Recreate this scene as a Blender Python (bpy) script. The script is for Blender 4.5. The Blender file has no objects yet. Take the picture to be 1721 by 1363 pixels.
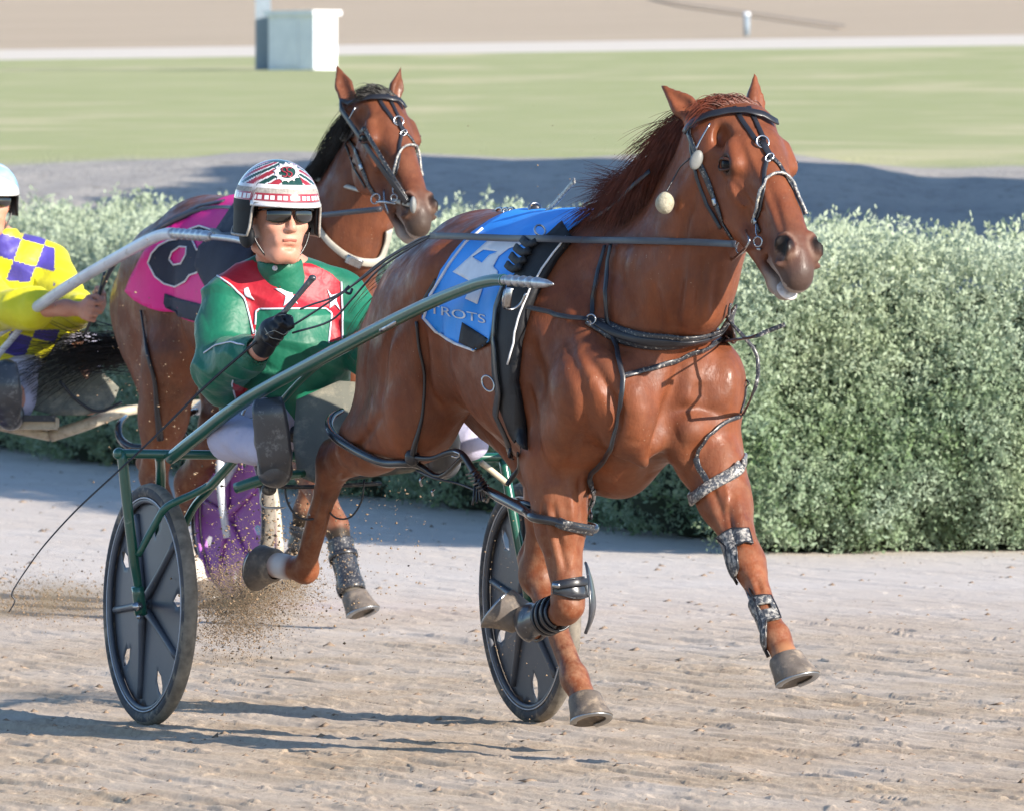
import bpy, math, random, time
import numpy as np
from mathutils import Vector, Matrix
from mathutils.bvhtree import BVHTree
from mathutils.geometry import delaunay_2d_cdt
random.seed(7); RNG = np.random.default_rng(7)
sc = bpy.context.scene
# ------------------------------------------------------------ camera, sky, sun, exposure
FPX = 17250.0; PX0, PY0 = 860.5, 681.5; CAMH = 1.6957; HORIZ = 245.0
PITCH = math.atan((PY0 - HORIZ) / FPX)
cd = bpy.data.cameras.new('camera'); cam = bpy.data.objects.new('camera', cd)
sc.collection.objects.link(cam); sc.camera = cam
cam.location = (0, 0, CAMH); cam.rotation_euler = (math.pi/2 - PITCH, 0, 0)
cd.sensor_width = 36; cd.lens = FPX / 1721 * 36; cd.clip_start = 1; cd.clip_end = 3000
cd.dof.use_dof = True; cd.dof.focus_distance = 28.9; cd.dof.aperture_fstop = 18
SUN_EL = math.radians(22); SUN_PHI = math.radians(42)      # from image-right, turned towards the camera side
SDIR = Vector((math.cos(SUN_PHI)*math.cos(SUN_EL), -math.sin(SUN_PHI)*math.cos(SUN_EL), math.sin(SUN_EL)))
w = bpy.data.worlds.new('World'); sc.world = w; w.use_nodes = True
nt = w.node_tree; nt.nodes.clear()
sky = nt.nodes.new('ShaderNodeTexSky'); sky.sky_type = 'NISHITA'; sky.sun_disc = False
sky.sun_elevation = SUN_EL; sky.sun_rotation = math.atan2(SDIR.x, SDIR.y)
sky.ozone_density = 3.5; sky.dust_density = .3
bgn = nt.nodes.new('ShaderNodeBackground'); bgn.inputs[1].default_value = 0.13
ow = nt.nodes.new('ShaderNodeOutputWorld')
nt.links.new(sky.outputs[0], bgn.inputs[0]); nt.links.new(bgn.outputs[0], ow.inputs[0])
sl = bpy.data.lights.new('sun', 'SUN'); sl.energy = 5.0; sl.angle = math.radians(0.6); sl.color = (1.0, 0.905, 0.79)
so = bpy.data.objects.new('sun', sl); sc.collection.objects.link(so)
so.rotation_euler = SDIR.to_track_quat('Z', 'Y').to_euler(); so.location = (30, -20, 30)
sc.view_settings.view_transform = 'Standard'; sc.view_settings.look = 'None'
sc.view_settings.exposure = 0.92; sc.view_settings.gamma = 1
sc.cycles.max_bounces = 6; sc.cycles.use_denoising = True

# ------------------------------------------------------------ helpers
CAMP = Vector((0, 0, CAMH))
def ray(px, py):
    u = (px-PX0)/FPX; v = (PY0-py)/FPX
    return Vector((u, math.cos(PITCH) + v*math.sin(PITCH), v*math.cos(PITCH) - math.sin(PITCH)))
def W(px, py, d):
    r = ray(px, py); return CAMP + r*(d/r.y)
def G(px, py, z=0.0):                       # a pixel to a point on a level plane
    r = ray(px, py); return CAMP + r*((z-CAMH)/r.z)
def proj(P):
    P = np.asarray(P, float); x = P[..., 0]; y = P[..., 1]; z = P[..., 2]-CAMH
    f = y*math.cos(PITCH) - z*math.sin(PITCH); u = y*math.sin(PITCH) + z*math.cos(PITCH)
    return PX0 + FPX*x/f, PY0 - FPX*u/f
def hexc(s):
    c = [int(s[i:i+2], 16)/255 for i in (0, 2, 4)]
    return tuple(x/12.92 if x <= .04045 else ((x+.055)/1.055)**2.4 for x in c) + (1,)
class N:                                    # tiny node-graph helper
    def __init__(s, name):
        s.m = bpy.data.materials.new(name); s.m.use_nodes = True; s.t = s.m.node_tree
        s.b = s.t.nodes['Principled BSDF']; s.tc = s.t.nodes.new('ShaderNodeTexCoord')
    def n(s, k, **kw):
        o = s.t.nodes.new('ShaderNode'+k)
        for a, v in kw.items():
            setattr(o, a, v)
        return o
    def l(s, a, b): s.t.links.new(a, b)
    def noise(s, scale, detail=4, rough=.6, stretch=None, rot=0):
        o = s.n('TexNoise'); o.inputs['Scale'].default_value = scale; o.inputs['Detail'].default_value = detail
        o.inputs['Roughness'].default_value = rough
        if stretch:
            mp = s.n('Mapping'); mp.inputs['Scale'].default_value = stretch; mp.inputs['Rotation'].default_value = (0, 0, rot)
            s.l(s.tc.outputs['Object'], mp.inputs[0]); s.l(mp.outputs[0], o.inputs['Vector'])
        else: s.l(s.tc.outputs['Object'], o.inputs['Vector'])
        return o.outputs['Fac']
    def ramp(s, fac, stops):
        r = s.n('ValToRGB'); s.l(fac, r.inputs[0]); e = r.color_ramp.elements
        e[0].position, e[0].color = stops[0]; e[1].position, e[1].color = stops[-1]
        for p, c in stops[1:-1]:
            q = e.new(p); q.color = c
        return r.outputs[0]
    def mix(s, fac, a, b, mode='MIX'):
        m = s.n('Mix', data_type='RGBA', blend_type=mode)
        for i, v in ((0, fac), (6, a), (7, b)):
            if hasattr(v, 'is_output'): s.l(v, m.inputs[i])
            else: m.inputs[i].default_value = v
        return m.outputs[2]
    def bump(s, fac, strength, dist):
        b = s.n('Bump'); b.inputs['Strength'].default_value = strength; b.inputs['Distance'].default_value = dist
        s.l(fac, b.inputs['Height']); s.l(b.outputs[0], s.b.inputs['Normal'])
    def rough(s, v): s.b.inputs['Roughness'].default_value = v
    def col(s, c):
        if hasattr(c, 'is_output'): s.l(c, s.b.inputs['Base Color'])
        else: s.b.inputs['Base Color'].default_value = c
M = {}
def simple(name, c, rough=.5, metal=0, c2=None, scale=30, bump=0, bd=.002, coat=0, dirt=None, dscale=60, dlo=.55, dhi=.65, spec=None, sheen=0):
    g = N(name); c2 = c2 or tuple(x*.75 for x in c[:3])+(1,)
    colr = g.ramp(g.noise(scale), [(.3, c2), (.7, c)])
    if dirt:
        colr = g.mix(g.ramp(g.noise(dscale, 6, .7), [(dlo, (0, 0, 0, 1)), (dhi, (1, 1, 1, 1))]), colr, dirt)
    g.col(colr); g.rough(rough); g.b.inputs['Metallic'].default_value = metal
    if coat: g.b.inputs['Coat Weight'].default_value = coat; g.b.inputs['Coat Roughness'].default_value = .12
    if spec is not None: g.b.inputs['Specular IOR Level'].default_value = spec
    if sheen: g.b.inputs['Sheen Weight'].default_value = sheen
    if bump: g.bump(g.noise(scale*3), bump, bd)
    M[name] = g.m; return g
def mesh(name, V, F, mat=None, smooth=True):
    me = bpy.data.meshes.new(name); V = np.asarray(V, np.float32).reshape(-1, 3)
    if isinstance(F, np.ndarray) and F.ndim == 2:
        k = F.shape[1]; me.vertices.add(len(V)); me.vertices.foreach_set('co', V.ravel())
        me.loops.add(F.size); me.loops.foreach_set('vertex_index', F.astype(np.int32).ravel())
        me.polygons.add(len(F)); me.polygons.foreach_set('loop_start', np.arange(0, F.size, k, dtype=np.int32))
        me.update(calc_edges=True)
    else:
        me.from_pydata([tuple(map(float, v)) for v in V], [], [tuple(map(int, f)) for f in F]); me.update()
    if smooth: me.polygons.foreach_set('use_smooth', np.ones(len(me.polygons), bool))
    for m_ in (mat if isinstance(mat, (list, tuple)) else [mat] if mat else []): me.materials.append(m_)
    return me
def thing(name, label, cat, loc=(0, 0, 0), group=None, kind=None):
    o = bpy.data.objects.new(name, None); sc.collection.objects.link(o); o.location = loc; o.empty_display_size = .1
    o['label'] = label; o['category'] = cat
    if group: o['group'] = group
    if kind: o['kind'] = kind
    return o
def rootloc(o):
    v = Vector(o.location)
    while o.parent: o = o.parent; v += Vector(o.location)
    return v
def part(name, V, F, mat, parent=None, smooth=True, label=None):
    V = np.asarray(V, float).reshape(-1, 3)
    if parent is not None: V = V - np.array(rootloc(parent))[None]
    o = bpy.data.objects.new(name, mesh(name, V, F, mat, smooth)); sc.collection.objects.link(o)
    if parent is not None: o.parent = parent
    if label: o['label'] = label
    return o
def solo(name, V, F, mat, label, cat, loc=None, group=None, kind=None, smooth=True):
    V = np.asarray(V, float).reshape(-1, 3)
    if loc is None:
        loc = V.mean(0); loc[2] = V[:, 2].min()
    o = bpy.data.objects.new(name, mesh(name, V-np.array(loc)[None], F, mat, smooth)); sc.collection.objects.link(o)
    o.location = [float(x) for x in loc]
    if kind != 'structure': o['label'] = label; o['category'] = cat
    if group: o['group'] = group
    if kind: o['kind'] = kind
    return o
class MB:
    def __init__(s): s.V = []; s.F = []
    def add(s, V, F):
        k = sum(len(v) for v in s.V); s.V.append(np.asarray(V, float).reshape(-1, 3)); s.F += [tuple(i+k for i in f) for f in F]; return s
    def get(s): return np.concatenate(s.V), s.F
def catmull(P, n=6):
    P = [np.array(p, float) for p in P]
    if len(P) < 3: n2 = n; return [P[0]+(P[-1]-P[0])*i/n2 for i in range(n2+1)]
    Q = [2*P[0]-P[1]] + P + [2*P[-1]-P[-2]]; out = []
    for i in range(1, len(Q)-2):
        for j in range(n):
            t = j/n; a, b, c, d = Q[i-1:i+3]
            out.append(.5*((2*b)+(c-a)*t+(2*a-5*b+4*c-d)*t*t+(3*b-a-3*c+d)*t**3))
    out.append(P[-1]); return out
def tube(P, r, seg=10, n=5, smooth=True, cap=True):
    """tapered tube through points; r scalar or per-point list"""
    rr = r if isinstance(r, (list, tuple)) else [r]*len(P)
    Q = [np.array(list(p)+[q], float) for p, q in zip(P, rr)]
    C = catmull(Q, n) if smooth else Q
    C = np.array(C); X = C[:, :3]; R = C[:, 3]
    T = np.gradient(X, axis=0); T /= np.linalg.norm(T, axis=1)[:, None]+1e-12
    up = np.array([0, 0, 1.]) if abs(T[0][2]) < .9 else np.array([1., 0, 0])
    u = np.cross(T[0], up); u /= np.linalg.norm(u); V = []; F = []
    for i in range(len(X)):
        u = u - T[i]*u.dot(T[i]); u /= np.linalg.norm(u); v = np.cross(T[i], u)
        for k in range(seg):
            a = 2*math.pi*k/seg; V.append(X[i] + R[i]*(math.cos(a)*u+math.sin(a)*v))
    m = len(X)
    for i in range(m-1):
        for k in range(seg):
            k2 = (k+1) % seg; F.append((i*seg+k, i*seg+k2, (i+1)*seg+k2, (i+1)*seg+k))
    if cap: F.append(tuple(range(seg))[::-1]); F.append(tuple((m-1)*seg+k for k in range(seg)))
    return V, F
def ribbon(P, Nn, wd, th, n=5, taper=None, smooth=True):
    """strap of rounded-rectangle section lying with its face along the normals Nn"""
    C = np.array(catmull([np.concatenate([p, q]) for p, q in zip(P, Nn)], n) if smooth else [np.concatenate([p, q]) for p, q in zip(P, Nn)])
    X = C[:, :3]; Q = C[:, 3:]; T = np.gradient(X, axis=0); T /= np.linalg.norm(T, axis=1)[:, None]+1e-12
    V = []; F = []; m = len(X)
    prof = [(-.5, -.1), (-.42, -.5), (.42, -.5), (.5, -.1), (.5, .2), (.4, .5), (-.4, .5), (-.5, .2)]; s = len(prof)
    for i in range(m):
        q = Q[i]-T[i]*Q[i].dot(T[i]); q /= np.linalg.norm(q)+1e-9; b = np.cross(T[i], q)
        ww = wd if taper is None else wd*taper(i/(m-1))
        for (x, y) in prof: V.append(X[i]+b*x*ww+q*y*th)
    for i in range(m-1):
        for k in range(s):
            k2 = (k+1) % s; F.append((i*s+k, i*s+k2, (i+1)*s+k2, (i+1)*s+k))
    F.append(tuple(range(s))[::-1]); F.append(tuple((m-1)*s+k for k in range(s)))
    return V, F
def box(c, ax, h):
    """box at c with axes ax (3 vectors) and half sizes h"""
    c = np.array(c, float); A = [np.array(a, float)*k for a, k in zip(ax, h)]; V = []
    for x in (-1, 1):
        for y in (-1, 1):
            for z in (-1, 1): V.append(c+A[0]*x+A[1]*y+A[2]*z)
    return V, [(0, 1, 3, 2), (4, 6, 7, 5), (0, 4, 5, 1), (2, 3, 7, 6), (0, 2, 6, 4), (1, 5, 7, 3)]
def ball(c, r, ax=None, nu=16, nv=10):
    ax = np.eye(3) if ax is None else np.array(ax, float); r = np.array([r]*3 if np.isscalar(r) else r, float); V = []; F = []
    for j in range(nv+1):
        p = math.pi*j/nv
        for i in range(nu):
            t = 2*math.pi*i/nu; q = np.array([math.sin(p)*math.cos(t), math.sin(p)*math.sin(t), math.cos(p)])*r
            V.append(np.array(c)+ax.T@q)
    for j in range(nv):
        for i in range(nu):
            i2 = (i+1) % nu; F.append((j*nu+i, (j+1)*nu+i, (j+1)*nu+i2, j*nu+i2))
    return V, F
def ring(c, nrm, R, r, seg=24, s2=8, sq=1.0, rot=0, a0=0, a1=2*math.pi):
    nrm = Vector(nrm).normalized(); u = nrm.orthogonal().normalized(); v = nrm.cross(u)
    P = [Vector(c)+(u*math.cos(a)+v*math.sin(a)*sq)*R for a in [a0+(a1-a0)*i/seg for i in range(seg+1)]]
    return tube([tuple(p) for p in P], r, s2, 1, cap=False)

# ------------------------------------------------------------ signed-distance modelling (smooth unions), then surface nets
class Field:
    def __init__(s, lo, hi, h):
        s.h = h; s.lo = np.array(lo, float); s.n = np.ceil((np.array(hi)-s.lo)/h).astype(int)+1
        s.v = np.full(tuple(s.n), .25, np.float32)
    def _sub(s, lo, hi, m):
        i0 = np.clip(np.floor((np.array(lo)-m-s.lo)/s.h).astype(int), 0, s.n-1)
        i1 = np.clip(np.ceil((np.array(hi)+m-s.lo)/s.h).astype(int)+1, 1, s.n)
        g = [(s.lo[k]+np.arange(i0[k], i1[k])*s.h).astype(np.float32) for k in range(3)]
        return tuple(slice(i0[k], i1[k]) for k in range(3)), g[0][:, None, None], g[1][None, :, None], g[2][None, None, :]
    def op(s, d, sl, k, sub=False):
        a = s.v[sl]
        if sub: d = -d; h = np.maximum(k-np.abs(a-d), 0)/k; s.v[sl] = np.maximum(a, d)+h*h*k*.25
        else: h = np.maximum(k-np.abs(a-d), 0)/k; s.v[sl] = np.minimum(a, d)-h*h*k*.25
    def cone(s, p, r0, q, r1, k=.03, lat=None, sq=1.0, sub=False, mid=None):
        p = np.array(p, float); q = np.array(q, float); m = max(r0, r1, mid or 0)*max(1, 1/sq)+k+.02
        sl, x, y, z = s._sub(np.minimum(p, q), np.maximum(p, q), m)
        ba = q-p; L2 = ba.dot(ba)+1e-12
        dx = x-p[0]; dy = y-p[1]; dz = z-p[2]
        t = np.clip((dx*ba[0]+dy*ba[1]+dz*ba[2])/L2, 0, 1)
        ex = dx-t*ba[0]; ey = dy-t*ba[1]; ez = dz-t*ba[2]
        if lat is not None:
            l = np.array(lat, float); l /= np.linalg.norm(l); c = (ex*l[0]+ey*l[1]+ez*l[2])*(sq-1)
            ex = ex+c*l[0]; ey = ey+c*l[1]; ez = ez+c*l[2]
        r = r0+(r1-r0)*t
        if mid is not None: r = r+(mid-(r0+r1)/2)*4*t*(1-t)
        s.op(np.sqrt(ex*ex+ey*ey+ez*ez)-r, sl, k, sub)
    def ell(s, c, r, ax=None, k=.03, sub=False):
        c = np.array(c, float); r = np.array(r, float); R = np.eye(3) if ax is None else np.array(ax, float)
        ext = np.sqrt(((R*r[:, None])**2).sum(0)); sl, x, y, z = s._sub(c-ext, c+ext, k+.02)
        dx = x-c[0]; dy = y-c[1]; dz = z-c[2]; q = [R[i][0]*dx+R[i][1]*dy+R[i][2]*dz for i in range(3)]
        k0 = np.sqrt(sum((q[i]/r[i])**2 for i in range(3))); k1 = np.sqrt(sum((q[i]/r[i]**2)**2 for i in range(3)))+1e-9
        s.op((k0*(k0-1)/k1).astype(np.float32), sl, k, sub)
    def net(s, it=2, lam=.5):
        v = s.v; ins = v < 0; n = s.n
        cs = [(i, j, k) for i in (0, 1) for j in (0, 1) for k in (0, 1)]
        cnt = np.zeros(tuple(n-1), np.int8)
        for (i, j, k) in cs: cnt += ins[i:n[0]-1+i, j:n[1]-1+j, k:n[2]-1+k]
        act = np.argwhere((cnt > 0) & (cnt < 8)); idx = -np.ones(tuple(n-1), np.int32); idx[tuple(act.T)] = np.arange(len(act))
        cv = {c: v[act[:, 0]+c[0], act[:, 1]+c[1], act[:, 2]+c[2]] for c in cs}
        P = np.zeros((len(act), 3)); w_ = np.zeros(len(act))
        for a in cs:
            for ax in range(3):
                if a[ax]: continue
                b = list(a); b[ax] = 1; b = tuple(b); A, B = cv[a], cv[b]; m = (A < 0) != (B < 0)
                t = np.where(m, A/np.where(m, A-B, 1), 0); p = np.tile(np.array(a, float), (len(act), 1)); p[:, ax] += t
                P += p*m[:, None]; w_ += m
        V = s.lo+(act+P/w_[:, None])*s.h; F = []
        for ax in range(3):
            o1, o2 = [(1, 2), (2, 0), (0, 1)][ax]
            sh = [slice(0, n[k]-1) for k in range(3)]; A = ins[tuple(slice(1, n[k]-1) if k != ax else slice(0, n[k]-1) for k in range(3))]
            B = ins[tuple(slice(1, n[k]-1) if k != ax else slice(1, n[k]) for k in range(3))]
            e = np.argwhere(A != B)
            if not len(e): continue
            fl = A[tuple(e.T)]; off = np.ones(3, int); off[ax] = 0; e = e+off
            d1 = np.zeros(3, int); d1[o1] = 1; d2 = np.zeros(3, int); d2[o2] = 1
            q = np.stack([idx[tuple((e-d1-d2).T)], idx[tuple((e-d2).T)], idx[tuple(e.T)], idx[tuple((e-d1).T)]], 1)
            q[~fl] = q[~fl][:, ::-1]; F.append(q)
        F = np.concatenate(F); F = F[(F >= 0).all(1)]
        E = np.concatenate([F[:, [0, 1]], F[:, [1, 2]], F[:, [2, 3]], F[:, [3, 0]]])
        for _ in range(it):
            S = np.zeros_like(V); c = np.zeros(len(V))
            for d in range(3): S[:, d] = np.bincount(E[:, 0], V[E[:, 1], d], len(V))
            c = np.bincount(E[:, 0], minlength=len(V)); V = V+lam*(S/np.maximum(c, 1)[:, None]-V)
        return V, F
def bvh(V, F):
    F = F.tolist() if isinstance(F, np.ndarray) else [tuple(f) for f in F]
    return BVHTree.FromPolygons([tuple(v) for v in np.asarray(V, float).tolist()], F)
def cast(B, px, py):
    best = None
    for b in (B if isinstance(B, (list, tuple)) else [B]):
        r = ray(px, py).normalized(); h, nn, i, d = b.ray_cast(CAMP, r)
        if h is not None and (best is None or d < best[2]): best = (np.array(h), np.array(nn)*(1 if nn.dot(r) < 0 else -1), d)
    return best
def onsurf(B, pts, off):
    """(px,py) -> camera ray hits; ('P',point) -> nearest surface; ('A',point[,normal]) -> free point"""
    P = []; Q = []
    for p in pts:
        if p[0] == 'A':
            P.append(np.array(p[1])); Q.append(np.array(p[2] if len(p) > 2 else (0, -1, .2))); continue
        if p[0] == 'P':
            h, nn, i, d = B.find_nearest(Vector(p[1])); P.append(np.array(h)+np.array(nn)*off); Q.append(np.array(nn)); continue
        c = cast(B, p[0], p[1])
        if c is None:
            # silhouette: walk to the nearest point of the surface from the ray at the last depth
            d = np.linalg.norm(P[-1]-np.array(CAMP)) if P else 28.5
            q = CAMP+ray(p[0], p[1]).normalized()*d; h, nn, i, dd = (B[0] if isinstance(B, (list, tuple)) else B).find_nearest(q)
            P.append(np.array(h)+np.array(nn)*off); Q.append(np.array(nn)); continue
        P.append(c[0]+c[1]*off); Q.append(c[1])
    return P, Q
def strap(B, pts, wd, th, off=None, n=4, sub=2):
    off = th*.5+.002 if off is None else off
    q = []
    for a, b in zip(pts[:-1], pts[1:]):
        q.append(a)
        if not isinstance(a[0], str) and not isinstance(b[0], str):
            k = max(1, int(math.hypot(b[0]-a[0], b[1]-a[1])/9)); q += [(a[0]+(b[0]-a[0])*i/k, a[1]+(b[1]-a[1])*i/k) for i in range(1, k)]
    pts = q+[pts[-1]]; n = 2
    P, Q = onsurf(B, pts, off); return ribbon(P, Q, wd, th, n)
def densify(pts, k):
    out = []
    for a, b in zip(pts[:-1], pts[1:]):
        for i in range(k): t = i/k; out.append(tuple(x+(y-x)*t for x, y in zip(a, b)))
    out.append(tuple(pts[-1])); return out
def cdt(poly, step, holes=()):
    """triangulate a polygon (2-D) with interior points on a grid"""
    def dens(pl):
        o = []
        for a, b in zip(pl, list(pl[1:])+[pl[0]]):
            k = max(1, int(math.hypot(b[0]-a[0], b[1]-a[1])/step))
            for i in range(k): o.append((a[0]+(b[0]-a[0])*i/k, a[1]+(b[1]-a[1])*i/k))
        return o
    def inside(p, pl):
        c = False; j = len(pl)-1
        for i in range(len(pl)):
            if (pl[i][1] > p[1]) != (pl[j][1] > p[1]) and p[0] < (pl[j][0]-pl[i][0])*(p[1]-pl[i][1])/(pl[j][1]-pl[i][1])+pl[i][0]: c = not c
            j = i
        return c
    V = []; E = []
    for pl in [poly]+list(holes):
        d = dens(pl); k = len(V); V += d; E += [(k+i, k+(i+1) % len(d)) for i in range(len(d))]
    xs = [p[0] for p in poly]; ys = [p[1] for p in poly]; ext = []
    x = min(xs)+step/2
    while x < max(xs):
        y = min(ys)+step/2
        while y < max(ys):
            p = (x, y)
            if inside(p, poly) and not any(inside(p, h) for h in holes) and min((p[0]-q[0])**2+(p[1]-q[1])**2 for q in V) > (step*.45)**2: ext.append(p)
            y += step
        x += step
    r = delaunay_2d_cdt([Vector(p) for p in V+ext], E, [], 1, 1e-7)
    vs = [tuple(v) for v in r[0]]; fs = []
    for f in r[2]:
        c = (sum(vs[i][0] for i in f)/len(f), sum(vs[i][1] for i in f)/len(f))
        if inside(c, poly) and not any(inside(c, h) for h in holes): fs.append(tuple(f))
    return vs, fs
def shell(P, Q, F, th):
    """thicken a triangulated sheet: outer P, inner P-Q*th, side walls"""
    P = np.array(P); Q = np.array(Q); n = len(P); cnt = {}
    for f in F:
        for i in range(len(f)):
            a, b = f[i], f[(i+1) % len(f)]; cnt[(a, b)] = 1
    G_ = [tuple(f) for f in F]+[tuple(i+n for i in f)[::-1] for f in F]
    for (a, b) in cnt:
        if (b, a) not in cnt: G_.append((b, a, a+n, b+n))
    return np.concatenate([P, P-Q*th]), G_
def orient(P, Q, F):
    P = np.array(P); out = []
    for f in F:
        nn = np.cross(P[f[1]]-P[f[0]], P[f[2]]-P[f[0]]); out.append(f if nn.dot(Q[f[0]]) > 0 else f[::-1])
    return out
def decal(B, poly, step, off, th=.0015, holes=()):
    vs, fs = cdt(poly, step, holes); P, Q = onsurf(B, vs, off); fs = orient(P, Q, fs); return shell(P, Q, fs, th)
def wrap(B, p0, p1, ref, poly, off, th, step, R=.5, wr=0, holes=()):
    """patch in (t along p0->p1 in metres, angle round it in radians) space laid on the surface B"""
    p0 = Vector(p0); p1 = Vector(p1); ax = (p1-p0).normalized(); u = Vector(ref); u = (u-ax*u.dot(ax)).normalized(); v = ax.cross(u)
    vs, fs = cdt([(t, a*wr if wr else a) for t, a in poly], step, [[(t, a*wr if wr else a) for t, a in h] for h in holes]); P = []; Q = []
    for (t, a) in vs:
        if wr: a = a/wr
        c = p0+ax*t; dr = u*math.cos(a)+v*math.sin(a); h, nn, i, d = B.ray_cast(c+dr*R, -dr)
        if h is None: h, nn, i, d = B.find_nearest(c+dr*R*.3)
        if nn.dot(dr) < 0: nn = -nn
        nn = (nn+dr).normalized(); P.append(np.array(h)+np.array(nn)*off); Q.append(np.array(nn))
    fs = orient(P, Q, fs); return shell(P, Q, fs, th)
def strands(starts, fn, r, n=9, seg=3):
    """tapered hair strands; fn(start, t, id) -> point"""
    V = []; F = []
    for si, s0 in enumerate(starts):
        X = np.array([fn(s0, t/(n-1), si) for t in range(n)]); T = np.gradient(X, axis=0); T /= np.linalg.norm(T, axis=1)[:, None]+1e-9
        u = np.cross(T, [0.3, 1., .1]); u /= np.linalg.norm(u, axis=1)[:, None]+1e-9; v = np.cross(T, u); k = len(V)
        for i in range(n):
            rr = r*(1-(i/(n-1))**2*.85)
            for j in range(seg):
                a = 2*math.pi*j/seg; V.append(X[i]+rr*(math.cos(a)*u[i]+math.sin(a)*v[i]))
        for i in range(n-1):
            for j in range(seg):
                j2 = (j+1) % seg; F.append((k+i*seg+j, k+i*seg+j2, k+(i+1)*seg+j2, k+(i+1)*seg+j))
    return V, F
def vnoise(x, y, seed=0, octaves=3, gain=.5):
    r = np.random.default_rng(seed); T = r.random((256, 256)); out = 0; amp = 1; tot = 0
    for o in range(octaves):
        xi = np.floor(x).astype(int); yi = np.floor(y).astype(int); fx = x-xi; fy = y-yi; fx = fx*fx*(3-2*fx); fy = fy*fy*(3-2*fy)
        g = lambda a, b: T[a & 255, b & 255]
        out = out+amp*((g(xi, yi)*(1-fx)+g(xi+1, yi)*fx)*(1-fy)+(g(xi, yi+1)*(1-fx)+g(xi+1, yi+1)*fx)*fy)
        tot += amp; amp *= gain; x = x*2.03+17.3; y = y*2.03+5.1
    return out/tot
def hash3(P, f, seed=0):                    # smooth pseudo-noise in 3-D from sines
    r = np.random.default_rng(seed); o = 0
    for _ in range(6):
        k = r.normal(size=3)*f; o = o+np.sin(P@k+r.random()*6.28)
    return o/6
# ------------------------------------------------------------ the setting
FS = Vector((math.sin(math.radians(24)), -math.cos(math.radians(24)), 0)); LS = Vector((-FS.y, FS.x, 0))   # direction of travel, and its left
def ground_mats():
    g = N('track_sand'); rot = math.radians(24)
    A = g.noise(1.0, 5, .65, (9, .8, 1), rot); B = g.noise(1.0, 6, .7, (60, 9, 10), rot); C_ = g.noise(1.2, 3, .5)
    c = g.ramp(A, [(.25, hexc('ae9a80')), (.5, hexc('bda88d')), (.75, hexc('cbb99f'))])
    c = g.mix(g.ramp(B, [(.38, (0, 0, 0, 1)), (.75, (1, 1, 1, 1))]), c, hexc('957f6a'))
    c = g.mix(g.ramp(C_, [(.35, (0, 0, 0, 1)), (.7, (.7, .7, .7, 1))]), c, hexc('c4b9ad'))
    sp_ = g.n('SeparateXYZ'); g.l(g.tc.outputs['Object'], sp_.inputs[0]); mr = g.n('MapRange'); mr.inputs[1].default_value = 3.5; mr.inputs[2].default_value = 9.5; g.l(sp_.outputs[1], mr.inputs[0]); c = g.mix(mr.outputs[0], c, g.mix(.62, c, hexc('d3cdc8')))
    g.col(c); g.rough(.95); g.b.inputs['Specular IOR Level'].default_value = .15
    g.bump(g.noise(1.0, 6, .75, (120, 40, 60), rot), .6, .006); M['track'] = g.m
    g = N('infield_terrain')
    sep = g.n('SeparateXYZ'); g.l(g.tc.outputs['Object'], sep.inputs[0])
    nz = g.noise(1.0, 5, .6, (.25, .16, 1)); nf = g.noise(1.0, 6, .7, (3, 2, 1))
    grass = g.ramp(nz, [(.3, hexc('b1b284')), (.5, hexc('a2a876')), (.62, hexc('c0ba92')), (.8, hexc('aeb17e'))])
    grass = g.mix(g.ramp(nf, [(.35, (0, 0, 0, 1)), (.8, (.5, .5, .5, 1))]), grass, hexc('b0ad90'))
    dirt = g.ramp(g.noise(1.0, 6, .7, (2.2, 1.0, 1)), [(.3, hexc('9c9894')), (.7, hexc('b8b1a8'))])
    dirt = g.mix(g.ramp(g.noise(1.0, 6, .8, (9, 5, 3)), [(.52, (0, 0, 0, 1)), (.66, (.8, .8, .8, 1))]), dirt, hexc('86827a'))
    tan = g.ramp(g.noise(1.0, 5, .6, (.15, .8, 1)), [(.3, hexc('b3a28c')), (.7, hexc('bfae98'))])
    def step(y0, y1, wob=None):
        m = g.n('MapRange'); m.inputs[1].default_value = y0; m.inputs[2].default_value = y1
        src = sep.outputs[1]
        if wob:
            a = g.n('Math', operation='MULTIPLY_ADD'); g.l(g.noise(1.0, 3, .5, (.5, .5, 1)), a.inputs[0]); a.inputs[1].default_value = wob; g.l(src, a.inputs[2]); src = a.outputs[0]
        g.l(src, m.inputs[0]); return m.outputs[0]
    c = g.mix(step(74.5, 76, 2), dirt, grass); c = g.mix(step(163, 163.6), c, hexc('d6cdc0')); c = g.mix(step(172.5, 173.5), c, tan)
    g.col(c); g.rough(1.0); g.b.inputs['Specular IOR Level'].default_value = .1
    g.bump(g.noise(1.0, 5, .7, (25, 12, 10)), .8, .03); M['terrain'] = g.m
ground_mats()
# near track: one finely displaced sheet (harrow streaks and clods), sitting in the big sheet
def track_height(X, Y):
    u = X*FS.x+Y*FS.y; v = X*LS.x+Y*LS.y
    h = (vnoise(u*.5+40, v*13+90, 1, 3)-.5)*.017
    h += np.clip(vnoise(u*2.0+40, v*26+90, 2, 3, .55)-.55, 0, 1)*.034
    h -= np.clip(vnoise(u*2.4+70, v*16+30, 5, 2)-.62, 0, 1)*.06
    h += np.clip(vnoise(u*11+40, v*34+90, 3, 2, .6)-.66, 0, 1)*.034
    h += (vnoise(u*.35+9, v*.5+9, 4, 2)-.5)*.02
    h -= np.clip(.10-np.abs(vnoise(u*.12+33, v*2.2+3, 8, 2)-.5), 0, 1)*.11*(vnoise(u*1.5, v*3, 11, 2) > .45)
    return h*.85*(1-.55*np.clip((Y-33)/6, 0, 1))
ny, nx = 1150, 760
ys = 23*np.power(60/23, np.linspace(0, 1, ny)); fr = np.linspace(-1, 1, nx)
YY, FF = np.meshgrid(ys, fr, indexing='ij'); XX = FF*YY*.066
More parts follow.
